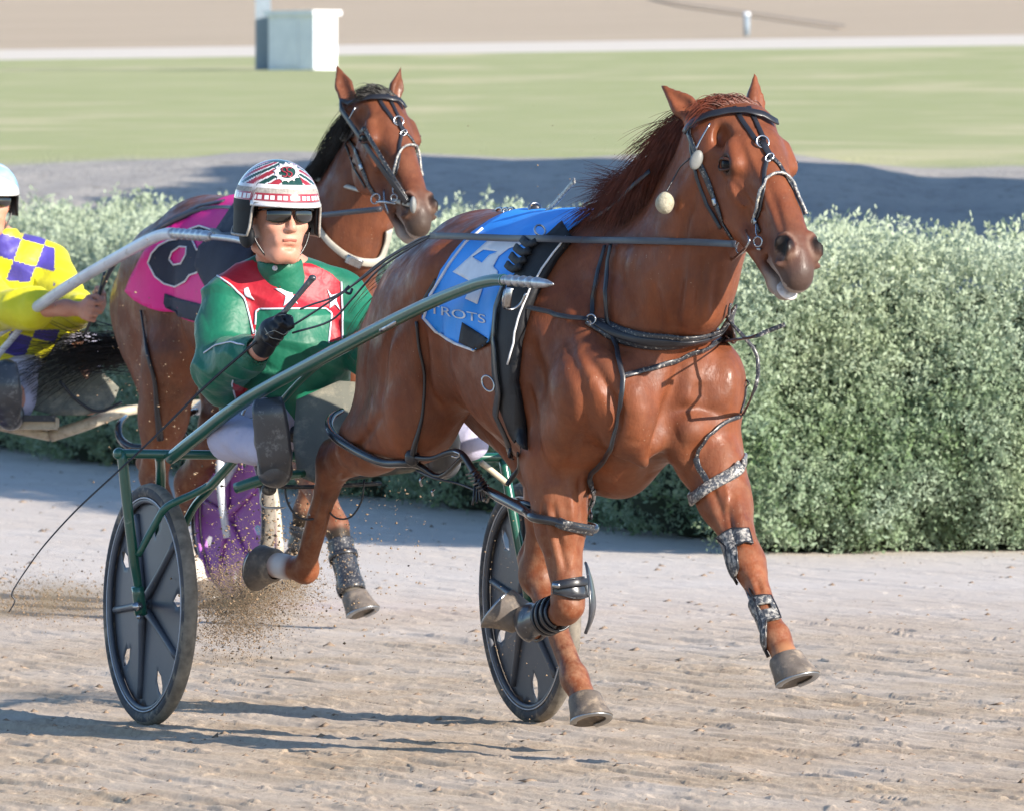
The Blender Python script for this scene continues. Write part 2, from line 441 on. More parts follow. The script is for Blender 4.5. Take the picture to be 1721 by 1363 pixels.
edge = np.clip(np.minimum((1-np.abs(FF))*12, np.minimum((YY-23)/1.5, (60-YY)/1.5)), 0, 1)
ZZ = (track_height(XX, YY)+.004)*edge-.004*(1-edge)
idx = np.arange(ny*nx).reshape(ny, nx)
FQ = np.stack([idx[:-1, :-1].ravel(), idx[:-1, 1:].ravel(), idx[1:, 1:].ravel(), idx[1:, :-1].ravel()], 1)
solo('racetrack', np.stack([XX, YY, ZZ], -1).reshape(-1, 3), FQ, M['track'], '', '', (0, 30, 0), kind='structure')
# terrain: flat under the track, a dirt bank behind the hedge, grass rising to a pale path and the far track
def row2z(row, y): return CAMH+(HORIZ-row)*y/FPX
prof = [(-400, -.03), (52, -.03), (56.5, -.03), (58.5, .02), (61, .35), (64, .85), (68, 1.35)]
ycs = [-400, -100, 0, 20, 40, 52, 56]+list(np.arange(57, 82, .5))+list(np.arange(82, 240, 3))+[260, 300, 400, 600, 900, 1500]
xcs = [-900, -300, -100, -40, -20]+list(np.arange(-12, 12.1, .4))+[20, 40, 100, 300, 900]
crest = lambda x: np.interp(x, [-9, -3.6, -2.76, -1.9, -.45, 1.8, 2.45, 2.85, 3.6, 12], [292, 290, 276, 264, 265, 268, 279, 291, 290, 292])
V = []
for y in ycs:
    for x in xcs:
        zc = row2z(crest(x*72/max(y, 72)), 72)
        if y <= 56.5: z = -.03
        elif y < 72: t = (y-56.5)/15.5; t = t*t*(3-2*t); z = -.03+(zc+.03)*t
        else:
            row = np.interp(y, [80, 105, 135, 160, 180, 232, 400], [252, 200, 137, 95, 60, 0, -60]); z = row2z(row, y) if y <= 400 else row2z(-60, 400)
            if y < 80: z = zc+(row2z(252, 80)-zc)*((y-72)/8)
        if y > 90: z += .0145*max(-12, min(12, x))*min(1, (y-90)/55)
        if 56.5 < y < 76: z += (float(vnoise(np.array(x*1.1+50), np.array(y*.9+50), 9))-.5)*.1
        V.append((x, y, z))
nX = len(xcs); F = [(j*nX+i, j*nX+i+1, (j+1)*nX+i+1, (j+1)*nX+i) for j in range(len(ycs)-1) for i in range(nX-1)]
ftrack = [f for f in F if V[f[3]][1] <= 57]; fter = [f for f in F if V[f[3]][1] > 57]
def sub(V, F):
    ids = sorted({i for f in F for i in f}); mp = {a: b for b, a in enumerate(ids)}
    return [V[i] for i in ids], [tuple(mp[i] for i in f) for f in F]
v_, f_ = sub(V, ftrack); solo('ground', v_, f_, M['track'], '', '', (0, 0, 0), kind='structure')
v_, f_ = sub(V, fter); solo('terrain', v_, f_, M['terrain'], '', '', (0, 0, 0), kind='structure')
# a thin dark strip across the far track
simple('dark_strip', hexc('7f7269'), .9)
pp = [(1000, -6), (1150, 16), (1280, 36), (1420, 58)]
dl = [np.interp(p[1], [-60, 0, 60, 95], [400, 232, 180, 160]) for p in pp]
Vd = []; 
for (x, y), d in zip(pp, dl):
    a = W(x, y, d); a.z = row2z(np.interp(d, [160, 180, 232, 400], [95, 60, 0, -60]), d)+.0145*a.x+.035; Vd += [a+Vector((-.02, -.9, -.0)), a+Vector((.02, .9, .05))]
solo('far_strip', Vd, [(0, 2, 3, 1), (2, 4, 5, 3), (4, 6, 7, 5)], M['dark_strip'], '', '', kind='structure')

# loose clods on the track
simple('clod', hexc('9a8672'), .95, c2=hexc('6f5f50'), scale=8)
V = []; F = []; n = 0
base = np.array([(1, 0, 0), (-1, 0, 0), (0, 1, 0), (0, -1, 0), (0, 0, 1), (0, 0, -.6)]); bf = [(0, 2, 4), (2, 1, 4), (1, 3, 4), (3, 0, 4), (2, 0, 5), (1, 2, 5), (3, 1, 5), (0, 3, 5)]
NC = 6000
cy = 25+30*RNG.random(NC)**1.5; cx = (RNG.random(NC)*2-1)*cy*.062; cz = track_height(cx, cy); cs_ = .003+.009*RNG.random(NC)**4
Rb = base[None]*(1+.45*RNG.standard_normal((NC, 6, 1)))*cs_[:, None, None]*np.array([1.7, 1, .75]); Vc = Rb+np.stack([cx, cy, cz+.002], 1)[:, None]
Fc = (np.array(bf)[None]+6*np.arange(NC)[:, None, None]).reshape(-1, 3)
solo('clods', Vc.reshape(-1, 3), Fc, M['clod'], 'loose sand clods scattered over the harrowed track', 'clods', (0, 30, 0), kind='stuff', smooth=False)

# ---------------- hedge: one long sprawling saltbush hedge; near end faces the camera, long side faces the track
HC = Vector((1.0, 42.4, 0)); HD = Vector((-.263, .965, 0)); HE = Vector((.985, .17, 0))         # corner, along the track, along the near end
def hedge_build():
    g = N('hedge_leaf'); at = g.n('ObjectInfo')
    c = g.ramp(g.noise(1.0, 4, .6, (3.2, 3.2, 3.2)), [(.36, hexc('65804f')), (.5, hexc('7c9475')), (.66, hexc('9aad98'))])
    c = g.mix(g.ramp(g.noise(.75, 3, .6), [(.45, (0, 0, 0, 1)), (.68, (.75, .75, .75, 1))]), c, hexc('8d9a5c'))
    geo = g.n('NewGeometry'); c = g.mix(g.ramp(geo.outputs['Random Per Island'], [(0, (0, 0, 0, 1)), (1, (1, 1, 1, 1))]), c, g.mix(.45, c, hexc('b6c3aa')))
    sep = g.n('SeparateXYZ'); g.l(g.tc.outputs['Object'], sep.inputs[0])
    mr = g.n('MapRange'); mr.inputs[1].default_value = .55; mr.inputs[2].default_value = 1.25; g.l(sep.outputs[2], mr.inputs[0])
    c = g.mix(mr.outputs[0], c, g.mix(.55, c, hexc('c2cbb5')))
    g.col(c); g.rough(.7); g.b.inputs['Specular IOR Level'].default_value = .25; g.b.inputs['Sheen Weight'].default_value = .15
    tr = g.n('BsdfTranslucent'); g.l(c, tr.inputs[0]); ms = g.n('MixShader'); ms.inputs[0].default_value = .3
    out = g.t.nodes['Material Output']; g.l(g.b.outputs[0], ms.inputs[1]); g.l(tr.outputs[0], ms.inputs[2]); g.l(ms.outputs[0], out.inputs[0]); M['leaf'] = g.m
    simple('hedge_core', hexc('35402c'), 1, c2=hexc('232b1e'), scale=3)
    simple('flower', hexc('d8cf9a'), .8)
    top = 1.20
    def lump(P):                                      # big and small bulges pushing the surface out
        return .16*hash3(P, 2.2, 3)+.15*hash3(P, 5.5, 4)+.09*hash3(P, 12, 5)
    def surf(u, v, kind):
        """kind 0 near end face (u along HE, v height) 1 track side (u along HD) 2 top (u along HD, v along HE)"""
        z = np.zeros_like(u)
        if kind == 0: P = np.stack([HC.x+HE.x*u, HC.y+HE.y*u, v*top], 1); n_ = np.tile([HE.y, -HE.x, 0.], (len(u), 1)); n_ = -n_ if n_[0][1] > 0 else n_
        elif kind == 1: P = np.stack([HC.x+HD.x*u, HC.y+HD.y*u, v*top], 1); n_ = np.tile([-HD.y, HD.x, 0.], (len(u), 1))
        else: P = np.stack([HC.x+HD.x*u+HE.x*v, HC.y+HD.y*u+HE.y*v, z+top], 1); n_ = np.tile([0, 0, 1.], (len(u), 1))
        if kind < 2:                                   # round shoulders and tuck in at the foot
            P = P-n_*(np.clip(v-.6, 0, 1)**2*1.6+np.clip(.18-v, 0, 1)*.9)[:, None]
        else:
            P[:, 2] -= np.clip(.35-v, 0, 1)**2*1.0+np.clip(.35-u, 0, 1)**2*1.0
        return P+n_*(lump(P)*(1.15 if kind < 2 else .7))[:, None], n_
    core = []; cf = []
    for kind, (u0, u1, v0, v1, nu, nv) in enumerate([(.05, 2.6, 0, .9, 40, 14), (.12, 22, 0, .9, 200, 14), (.7, 22, .5, 1.5, 200, 14)]):
        U, Vv = np.meshgrid(np.linspace(u0, u1, nu), np.linspace(v0, v1, nv), indexing='ij'); P, n_ = surf(U.ravel(), Vv.ravel(), kind)
        P = P-n_*.16-np.array([0,0,.05])*(kind==2); k = sum(len(c) for c in core); core.append(P); I = np.arange(nu*nv).reshape(nu, nv)+k
        cf += np.stack([I[:-1, :-1].ravel(), I[1:, :-1].ravel(), I[1:, 1:].ravel(), I[:-1, 1:].ravel()], 1).tolist()
    root = thing('hedge', 'long sprawling grey-green saltbush hedge between the sand track and the dirt bank', 'hedge', (1.0, 42.4, 0))
    part('stems', np.concatenate(core), cf, M['hedge_core'], root)
    Ls = []; 
    def leaves(P, n_, size, up=0.5, elong=2.0):
        k = len(P); d = RNG.standard_normal((k, 3))+n_*.5+np.array([0, 0, up]); d /= np.linalg.norm(d, axis=1)[:, None]
        e = np.cross(d, RNG.standard_normal((k, 3))); e /= np.linalg.norm(e, axis=1)[:, None]; s_ = (size*(.6+.8*RNG.random(k)))[:, None]
        a = P; b = P+d*s_*elong*.5+e*s_*.45; c = P+d*s_*elong; dd = P+d*s_*elong*.5-e*s_*.45
        return np.stack([a, b, c, dd], 1)
    spec = [(0, -.15, 2.9, 0, 1.02, 150000, .0105), (1, -.15, 17, 0, 1.02, 110000, .014), (2, 0, 17, 0, 1.9, 80000, .015)]
    for kind, u0, u1, v0, v1, n_l, size in spec:
        nc = n_l//16; u = u0+(u1-u0)*RNG.random(nc); v = v0+(v1-v0)*RNG.random(nc)
        P, n_ = surf(u, v, kind); P = P+n_*(RNG.random(nc)*.13-.10)[:, None]
        D = n_*.7+np.array([0, 0, .75])+RNG.standard_normal((nc, 3))*.38; D /= np.linalg.norm(D, axis=1)[:, None]; Lg = .05+.09*RNG.random(nc)
        t = RNG.random((nc, 16)); C_ = P[:, None]+D[:, None]*(t*Lg[:, None])[..., None]+RNG.standard_normal((nc, 16, 3))*(.020*(1.15-t))[..., None]
        Ls.append(leaves(C_.reshape(-1, 3), np.repeat(D, 16, 0), size, .2))
    # upright fuzzy sprigs over the top
    ns = 1500; u = 16*RNG.random(ns)**.9; v = 1.9*RNG.random(ns); P, n_ = surf(u, v, 2); hgt = .05+.11*RNG.random(ns)**2
    t = RNG.random((ns, 14)); Q = P[:, None]+np.stack([RNG.standard_normal((ns, 14))*.012, RNG.standard_normal((ns, 14))*.012, t*hgt[:, None]], -1)
    Ls.append(leaves(Q.reshape(-1, 3), np.tile([0, 0, 1.], (ns*14, 1)), .014, 1.2))
    V = np.concatenate(Ls).reshape(-1, 3); F = np.arange(len(V)).reshape(-1, 4)
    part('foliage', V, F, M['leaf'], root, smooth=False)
hedge_build()
# ---------------- off-frame trees that throw the shade lying on the bank
simple('tree_leaf', hexc('4e6238'), .8); simple('bark', hexc('5b4a3c'), .9)
def tree(x, y, h, r):
    root = thing('tree', 'leafy tree beyond the right edge of the picture, shading the dirt bank', 'tree', (x, y, 0), group='trees shading the bank')
    Vt, Ft = tube([(x, y, 0), (x+.1, y, h*.4), (x-.1, y, h*.8)], [.2, .15, .05]); part('trunk', Vt, Ft, M['bark'], root)
    k = 9000; d = RNG.standard_normal((k, 3)); d /= np.linalg.norm(d, axis=1)[:, None]; P = d*(RNG.random(k)**.4)[:, None]*np.array([r, r, h*.33])+np.array([x, y, h*.66])
    a = RNG.standard_normal((k, 3)); a /= np.linalg.norm(a, axis=1)[:, None]; b = np.cross(a, RNG.standard_normal((k, 3))); b /= np.linalg.norm(b, axis=1)[:, None]
    V = np.stack([P-a*.17, P+b*.12, P+a*.17, P-b*.12], 1).reshape(-1, 3); part('crown', V, np.arange(len(V)).reshape(-1, 4), M['tree_leaf'], root, smooth=False)
for (x, y, h, r) in ((7.2, 60.5, 6.4, 2.4), (9.5, 58.8, 6.6, 2.3), (8.3, 63.0, 6.6, 2.3), (5.8, 63.5, 5.6, 1.7)): tree(x, y, h, r)
# ---------------- utility cabinet and post on the far grass
simple('white_paint', hexc('e8ebee'), .5, c2=hexc('d4d9de'), scale=3, dirt=hexc('9a9c9c'), dscale=2, dlo=.6, dhi=.8)
simple('grey_paint', hexc('8b98a3'), .6)
dC = 149.0; zb = W(500, 118, dC).z
root = thing('utility_cabinet', 'white metal utility cabinet with an overhanging lid standing on the far grass', 'cabinet', (W(500, 118, dC).x, dC, zb))
a = W(452, 118, dC); b = W(540, 118, dC); wd = (b.x-a.x); hh = 92/FPX*dC; ca, sa = math.cos(.5), math.sin(.5); U1 = (ca, sa*-1, 0); U2 = (sa, ca, 0)
c0 = ((a.x+b.x)/2+.1, dC+.2, zb+hh/2)
R1 = Matrix.Rotation(math.radians(-52), 3, 'Z'); U1 = tuple(R1@Vector((1, 0, 0))); U2 = tuple(R1@Vector((0, 1, 0)))
c0 = (W(508, 100, dC).x, dC+.3, zb+hh/2)
part('body', *box(c0, (U1, U2, (0, 0, 1)), (.55, .21, hh/2)), M['white_paint'], root, smooth=False)
part('lid', *box((c0[0], c0[1], c0[2]+hh/2+.03), (U1, U2, (0, 0, 1)), (.60, .26, .035)), M['white_paint'], root, smooth=False)
part('door', *box((c0[0]-U2[0]*.215-U1[0]*.1, c0[1]-U2[1]*.215-U1[1]*.1, c0[2]), (U1, U2, (0, 0, 1)), (.28, .01, hh/2*.85)), M['white_paint'], root, smooth=False)
a = W(442, 116, dC+1)
root = thing('post', 'tall pale grey square post beside the white cabinet', 'post', (a.x, a.y, a.z-.02))
part('shaft', *box((a.x, a.y, a.z+1.5), ((1, 0, 0), (0, 1, 0), (0, 0, 1)), (.11, .11, 1.55)), M['grey_paint'], root, smooth=False)
part('cap', *box((a.x, a.y, a.z+3.08), ((1, 0, 0), (0, 1, 0), (0, 0, 1)), (.13, .13, .03)), M['grey_paint'], root, smooth=False)
a = W(1255, 62, 176.0)
root = thing('marker_peg', 'small pale marker peg on the edge of the far sand track', 'marker', (a.x, a.y, a.z-.02))
part('peg', *tube([(a.x, a.y, a.z-.02), (a.x, a.y, a.z+.36)], .055, smooth=False), M['grey_paint'], root)
part('cap', *ball((a.x, a.y, a.z+.38), (.07, .07, .04)), M['white_paint'], root)
# ------------------------------------------------------------ horses
def coat_mat(name, c1, c2, mud=False):
    g = N(name); at = g.n('Attribute', attribute_name='coat')
    c = g.ramp(g.noise(5, 5, .65), [(.3, c2), (.72, c1)])
    fine = g.noise(1.0, 3, .7, (60, 60, 14)); c = g.mix(g.ramp(fine, [(.3, (0, 0, 0, 1)), (.8, (.35, .35, .35, 1))]), c, g.mix(.5, c, hexc('2a130a')))
    sz = g.n('SeparateXYZ'); g.l(g.tc.outputs['Object'], sz.inputs[0]); mz = g.n('MapRange'); mz.inputs[1].default_value = 1.0; mz.inputs[2].default_value = .25; mz.inputs[3].default_value = 0; mz.inputs[4].default_value = .75; g.l(sz.outputs[2], mz.inputs[0])
    mu = g.n('Math', operation='MULTIPLY'); g.l(mz.outputs[0], mu.inputs[0]); g.l(g.ramp(g.noise(22, 6, .75), [(.42, (0, 0, 0, 1)), (.72, (1, 1, 1, 1))]), mu.inputs[1]); c = g.mix(mu.outputs[0], c, hexc('9c7a60'))
    st = g.noise(1.0, 4, .75, (18, 18, 5)); c = g.mix(g.ramp(st, [(.35, (.0, .0, .0, 1)), (.75, (.5, .5, .5, 1))]), c, g.mix(.32, c, hexc('b0714a')))
    c = g.mix(at.outputs['Alpha'], c, at.outputs['Color'])
    fl = g.mix(g.ramp(g.noise(3, 2, .5), [(.5, (0, 0, 0, 1)), (.62, (1, 1, 1, 1))]), (0, 0, 0, 1), g.ramp(g.noise(150, 2, .5), [(.72, (0, 0, 0, 1)), (.76, (.8, .8, .8, 1))])); c = g.mix(fl, c, hexc('b09a84'))
    g.col(c); g.b.inputs['Specular IOR Level'].default_value = .27
    r = g.n('MapRange'); r.inputs[1].default_value = .35; r.inputs[2].default_value = .65; r.inputs[3].default_value = .30; r.inputs[4].default_value = .66; g.l(g.noise(11, 5, .65), r.inputs[0]); g.l(r.outputs[0], g.b.inputs['Roughness'])
    vein = g.n('TexNoise'); vein.inputs['Scale'].default_value = 7; vein.inputs['Detail'].default_value = 2; vein.inputs['Distortion'].default_value = 1.2
    g.l(g.tc.outputs['Object'], vein.inputs['Vector'])
    rid = g.n('MapRange', interpolation_type='SMOOTHSTEP'); ab = g.n('Math', operation='ABSOLUTE'); sb = g.n('Math', operation='SUBTRACT'); g.l(vein.outputs[0], sb.inputs[0]); sb.inputs[1].default_value = .5
    g.l(sb.outputs[0], ab.inputs[0]); g.l(ab.outputs[0], rid.inputs[0]); rid.inputs[1].default_value = 0; rid.inputs[2].default_value = .018; rid.inputs[3].default_value = 1; rid.inputs[4].default_value = 0
    mx = g.n('Math', operation='MULTIPLY_ADD'); g.l(rid.outputs[0], mx.inputs[0]); mx.inputs[1].default_value = .02; g.l(g.noise(9, 4, .55), mx.inputs[2])
    m2 = g.n('Math', operation='MULTIPLY_ADD'); g.l(g.noise(1.0, 2, .5, (220, 220, 60)), m2.inputs[0]); m2.inputs[1].default_value = .09; g.l(mx.outputs[0], m2.inputs[2])
    g.bump(m2.outputs[0], .55, .012); M[name] = g.m
coat_mat('bay_coat', hexc('80462b'), hexc('573225')); coat_mat('dark_bay_coat', hexc('76432c'), hexc('4f2e22'))
simple('hoof', hexc('6f665e'), .6, c2=hexc('4d453f'), scale=20, bump=.5, dirt=hexc('a08f7b'), dscale=25, dlo=.5, dhi=.75)
simple('shoe', hexc('a7a9ac'), .35, metal=.9)
simple('eye', hexc('0e0907'), .28, c2=hexc('070404'), spec=.22)
simple('mane_red', hexc('7a3d28'), .42, c2=hexc('472016'), scale=25); simple('mane_black', hexc('17120f'), .4, c2=hexc('0a0808'), scale=25)
simple('nostril_dark', hexc('1a1210'), .7)
def vn_(V, F):
    nn = np.zeros_like(V); a = np.cross(V[F[:, 2]]-V[F[:, 0]], V[F[:, 3]]-V[F[:, 1]])
    for k in range(4): np.add.at(nn, F[:, k], a)
    return nn/(np.linalg.norm(nn, axis=1)[:, None]+1e-12)
class Frame:
    def __init__(s, O, th):
        s.O = Vector(O); s.F = Vector((math.sin(th), -math.cos(th), 0)); s.L = Vector((math.cos(th), math.sin(th), 0))
    def w(s, a, b, z): return s.O+s.F*a+s.L*b+Vector((0, 0, z))
    def loc(s, P): d = Vector(P)-s.O; return (d.dot(s.F), d.dot(s.L), d.z)
    def dirl(s, v): v = Vector(v); return np.array((v.dot(s.F), v.dot(s.L), v.z))
    def H(s, px, py, b):                         # pixel + lateral offset -> local coordinates
        r = ray(px, py); t = (b-(CAMP-s.O).dot(s.L))/r.dot(s.L); return s.loc(CAMP+r*t)
    def P(s, px, py, d): return s.loc(W(px, py, d))
    def toworld(s, V): V = np.asarray(V, float); return np.array(s.O)[None]+V[:, :1]*np.array(s.F)[None]+V[:, 1:2]*np.array(s.L)[None]+V[:, 2:3]*np.array([[0, 0, 1.]])
def build_horse(fr, J, name_root, mat, h=.007, hooves=None):
    f = Field((-.85, -.5, -.02), (2.45, .55, 2.06), h)
    B = (0, 1, 0)
    # trunk
    f.ell((.88, 0, 1.15), (.52, .265, .325), k=.1); f.ell((.55, 0, 1.22), (.34, .225, .22), k=.1); f.ell((1.12, 0, 1.12), (.36, .245, .36), k=.1)
    f.ell((1.36, 0.01, 1.06), (.21, .185, .24), k=.1)
    f.ell((.44, 0, 1.24), (.34, .245, .245), k=.1); f.ell((.70, 0, 1.33), (.40, .17, .16), k=.1)
    f.cone((.95, 0, 1.37), .10, (1.22, 0.0, 1.37), .10, k=.1)
    f.cone((.11, 0, 1.22), .12, (.38, 0, 1.355), .145, k=.08)
    for s in (-1, 1):
        f.ell((1.475, s*.095+.01, .99), (.105, .098, .15), k=.035)                 # pectorals
        f.ell((1.50, s*.055+.01, .93), (.06, .05, .12), k=.03)
        f.ell((.24, s*.13, 1.13), (.23, .14, .26), k=.08)
        f.ell((.50, s*.20, 1.32), (.09, .055, .075), k=.08)                        # hip bone
        f.cone((1.12, s*.11, 1.36), .10, (1.43, s*.165+.01, 1.05), .103, k=.06, lat=B, sq=1.25)   # shoulder
        f.ell((1.17, s*.19, 1.12), (.13, .085, .20), k=.05)                        # triceps
        f.ell((1.42, s*.185+.01, 1.05), (.085, .07, .11), k=.04)
    f.cone((.75, 0, .86), .03, (1.25, 0, .80), .06, k=.12)
    # neck
    n = J['neck']; p0 = J['poll']; hd = J['head']
    f.cone((1.24, .01, 1.24), .23, n[0], .18, k=.10, lat=B, sq=1.36); f.cone(n[0], .18, n[1], .143, k=.09, lat=B, sq=1.32)
    f.cone(n[1], .143, n[2], .112, k=.08, lat=B, sq=1.22)
    f.cone((n[0][0]+.13, n[0][1], n[0][2]-.10), .05, (n[2][0]+.06, n[2][1], n[2][2]-.05), .045, k=.06)      # windpipe
    for s in (-1, 1): f.cone((1.46, .02+s*.07, 1.12), .03, (n[2][0]+.02, n[2][1]+s*.06, n[2][2]-.06), .028, k=.05)
    f.cone((1.1, 0, 1.42), .05, (n[1][0]-.10, n[1][1], n[1][2]+.07), .045, k=.07)
    for s in (-1, 1):
        f.cone((1.50, .03+s*.155, 1.16), .006, (1.22, s*.22, 1.44), .006, k=.07, sub=True)   # groove between neck and shoulder
        f.cone((1.34, s*.235, .86), .012, (1.24, s*.265, 1.14), .010, k=.06, sub=True)      # behind the shoulder
        #f.cone((n[2][0]-.03, n[2][1]+s*.118, n[2][2]-.14), .005, (1.53, .035+s*.150, 1.26), .005, k=.035, sub=True)   # jugular groove
        f.cone((.62, s*.27, 1.28), .01, (.58, s*.26, .98), .02, k=.12, sub=True)            # flank hollow
    f.cone((1.62, .01, 1.00), .012, (1.56, .01, .82), .014, k=.05, sub=True)                # between the pectorals
    # forelegs: shoulder point, elbow, knee, fetlock, hoof
    for q in J['fore']:
        sh, el, kn, fe, ho = [np.array(x, float) for x in q]
        f.cone(sh, .105, el, .09, k=.05, lat=B, sq=1.15)
        d = (kn-el)/np.linalg.norm(kn-el)
        f.cone(el, .088, el+(kn-el)*.45, .068, k=.04); f.cone(el+(kn-el)*.4, .068, kn-d*.04, .041, k=.03)
        f.ell(el+(kn-el)*.22+np.array([.03, 0, 0]), (.055, .06, .11), k=.04)
        f.cone(kn-d*.035, .044, kn+(fe-kn)*.12, .040, k=.02, mid=.049)
        f.cone(kn, .036, fe, .029, k=.02); f.ell(fe, (.037, .034, .039), k=.015); f.cone(el+(kn-el)*.1+np.array([.05, .03, 0]), .02, kn-d*.07+np.array([.012, .006, 0]), .012, k=.012)
        bk = np.cross(fe-kn, (0, 1, 0)); bk /= np.linalg.norm(bk); bk = bk if bk[0] < 0 or (abs(bk[0]) < .5 and bk[2] > 0) else -bk
        f.cone(kn+(fe-kn)*.1+bk*.02, .020, fe+bk*.018, .020, k=.012); f.ell(fe+bk*.022, (.022, .024, .026), k=.02)
        f.cone(fe, .031, ho, .036, k=.02)
    for q in J['hind']:                         # hip, stifle, hock, fetlock, hoof
        hp, st, hk, fe, ho = [np.array(x, float) for x in q]
        f.cone(hp, .19, st, .125, k=.08, lat=B, sq=1.35)
        f.cone(np.array([.08, hp[1]*.9, 1.10]), .135, (st+hk)/2+np.array([-.02, 0, .03]), .075, k=.08, lat=B, sq=1.2)
        f.cone(st, .115, st+(hk-st)*.55, .083, k=.06); f.cone(st+(hk-st)*.5, .083, hk, .046, k=.04)
        ti = J.get('hock_back', (-1, 0, .2)); ti = np.array(ti, float); ti /= np.linalg.norm(ti)
        f.ell(hk, (.05, .044, .06), k=.03); f.cone(hk+ti*.035+(hk-fe)*.12, .028, hk+ti*.03+(fe-hk)*.1, .03, k=.03)
        f.cone(st+(hk-st)*.4+ti*.05, .04, hk+ti*.045+(hk-fe)*.12, .018, k=.03)
        f.cone(hk, .042, hk+(fe-hk)*.25, .034, k=.02); f.cone(hk, .034, fe, .031, k=.02); f.ell(fe, (.042, .037, .043), k=.02)
        f.cone(hk+(fe-hk)*.1+ti*.02, .02, fe+ti*.016, .02, k=.012); f.cone(fe, .034, ho, .038, k=.02)
    # head in its own frame: s down the face, t to the horse's left, n out of the face
    P0 = np.array(hd[0], float); P1 = np.array(hd[1], float); h1 = P1-P0; L = np.linalg.norm(h1); h1 /= L; sc_ = L/.57
    l = np.array(hd[2], float); l -= h1*l.dot(h1); l /= np.linalg.norm(l); nn = np.cross(h1, l); nn = nn if nn[0] > 0 else -nn
    ax = np.array([h1, l, nn]); WD = J.get('wide', 1.18); Q = lambda s, t, u: P0+(h1*s+l*t*WD+nn*u*WD)*sc_
    R = lambda a_, b_, c_: (a_*sc_, b_*sc_*WD, c_*sc_*WD); S = sc_*(1+WD)/2
    f.cone(n[2], .105, Q(.06, 0, -.10), .085, k=.06, lat=l, sq=1.2)
    f.ell(Q(.04, 0, -.055), R(.085, .078, .075), ax, k=.04); f.ell(Q(.13, 0, -.05), R(.12, .078, .062), ax, k=.04)
    f.cone(Q(.14, 0, -.055), .072*S, Q(.46, 0, -.050), .043*S, k=.03, lat=l, sq=1.12)
    f.cone(Q(.12, 0, -.012), .034*S, Q(.44, 0, -.022), .026*S, k=.03, lat=l, sq=.75)       # nasal bone
    f.ell(Q(.19, 0, -.13), R(.115, .072, .085), ax, k=.04)
    for s in (-1, 1):
        f.ell(Q(.20, s*.045, -.145), R(.095, .030, .082), ax, k=.03)                        # cheek plate
        f.cone(Q(.12, s*.069, -.020), .015*S, Q(.185, s*.075, -.028), .013*S, k=.025)       # brow arch
        f.ell(Q(.165, s*.072, -.046), R(.032, .016, .024), ax, k=.025)
        f.cone(Q(.215, s*.072, -.075), .012*S, Q(.33, s*.052, -.075), .008*S, k=.02)        # facial crest
        f.cone(Q(.22, s*.035, -.15), .037*S, Q(.46, s*.018, -.118), .026*S, k=.03)
        f.ell(Q(.07, s*.072, -.04), R(.028, .012, .022), ax, k=.03, sub=True)                 # hollow above the eye
        f.ell(Q(.335, s*.062, -.055), R(.07, .018, .02), ax, k=.03, sub=True)
    f.ell(Q(.49, 0, -.058), R(.066, .043, .052), ax, k=.03); f.ell(Q(.40, 0, -.095), R(.08, .040, .045), ax, k=.03)
    f.ell(Q(.545, 0, -.070), R(.036, .035, .040), ax, k=.025)                               # upper lip
    f.cone(Q(.44, 0, -.128), .028*S, Q(.525, 0, -.132), .024*S, k=.02, lat=l, sq=.8)        # lower lip and chin
    f.ell(Q(.485, 0, -.150), R(.028, .024, .02), ax, k=.02)
    f.cone(Q(.44, -.05, -.098), .006*S, Q(.44, .05, -.098), .006*S, k=.006, sub=True)
    f.ell(Q(.50, 0, -.110), R(.080, .07, .0075), ax, k=.008, sub=True)                      # mouth line
    for s in (-1, 1):
        f.ell(Q(.485, s*.040, -.024), R(.040, .021, .030), ax, k=.012)
        f.cone(Q(.455, s*.034, -.008), .012*S, Q(.515, s*.050, -.050), .012*S, k=.012)
        f.cone(Q(.468, s*.048, .003), .0135*S, Q(.502, s*.058, -.030), .0195*S, k=.005, sub=True); f.cone(Q(.455, s*.062, -.045), .008*S, Q(.50, s*.066, -.075), .006*S, k=.02, sub=True)            # nostril
        f.ell(Q(.165, s*.094, -.046), R(.020, .018, .018), ax, k=.008, sub=True)           # eye socket
    # ears
    for s, e in zip((-1, 1), J['ears']):
        b0 = Q(-.01, s*.066, -.085); tip = np.array(e, float); m_ = b0*.45+tip*.55; d = tip-b0; d /= np.linalg.norm(d)
        op = np.cross(d, np.cross(nn*.8+l*s*.5, d)); op /= np.linalg.norm(op); sd = np.cross(d, op)
        f.cone(b0, .032*S, m_, .029*S, k=.02, lat=op, sq=1.5); f.cone(m_, .032*S, tip, .006*S, k=.01, lat=op, sq=1.5)
        f.cone(b0+d*.03+op*.018, .016*S, m_+op*.022, .019*S, k=.008, sub=True); f.cone(m_+op*.022, .019*S, tip+op*.01-d*.015, .005*S, k=.008, sub=True)
    V, F = f.net(3, .45); Vl = V.copy()
    # slight muscle and vein relief
    V[:, :] += (vn_(V, F)*(.0045*hash3(V*np.array([1, 1, .6]), 17, 41)+.0028*hash3(V*np.array([1, 1, .5]), 34, 42)+.0012*hash3(V, 80, 43))[:, None])*np.clip(1-np.linalg.norm(V-P1, axis=1)*0-((V-P0)@h1 > .1)*(np.linalg.norm(np.cross(V-P0, h1), axis=1) < .3)*.75, 0, 1)[:, None]
    Vw = fr.toworld(V)
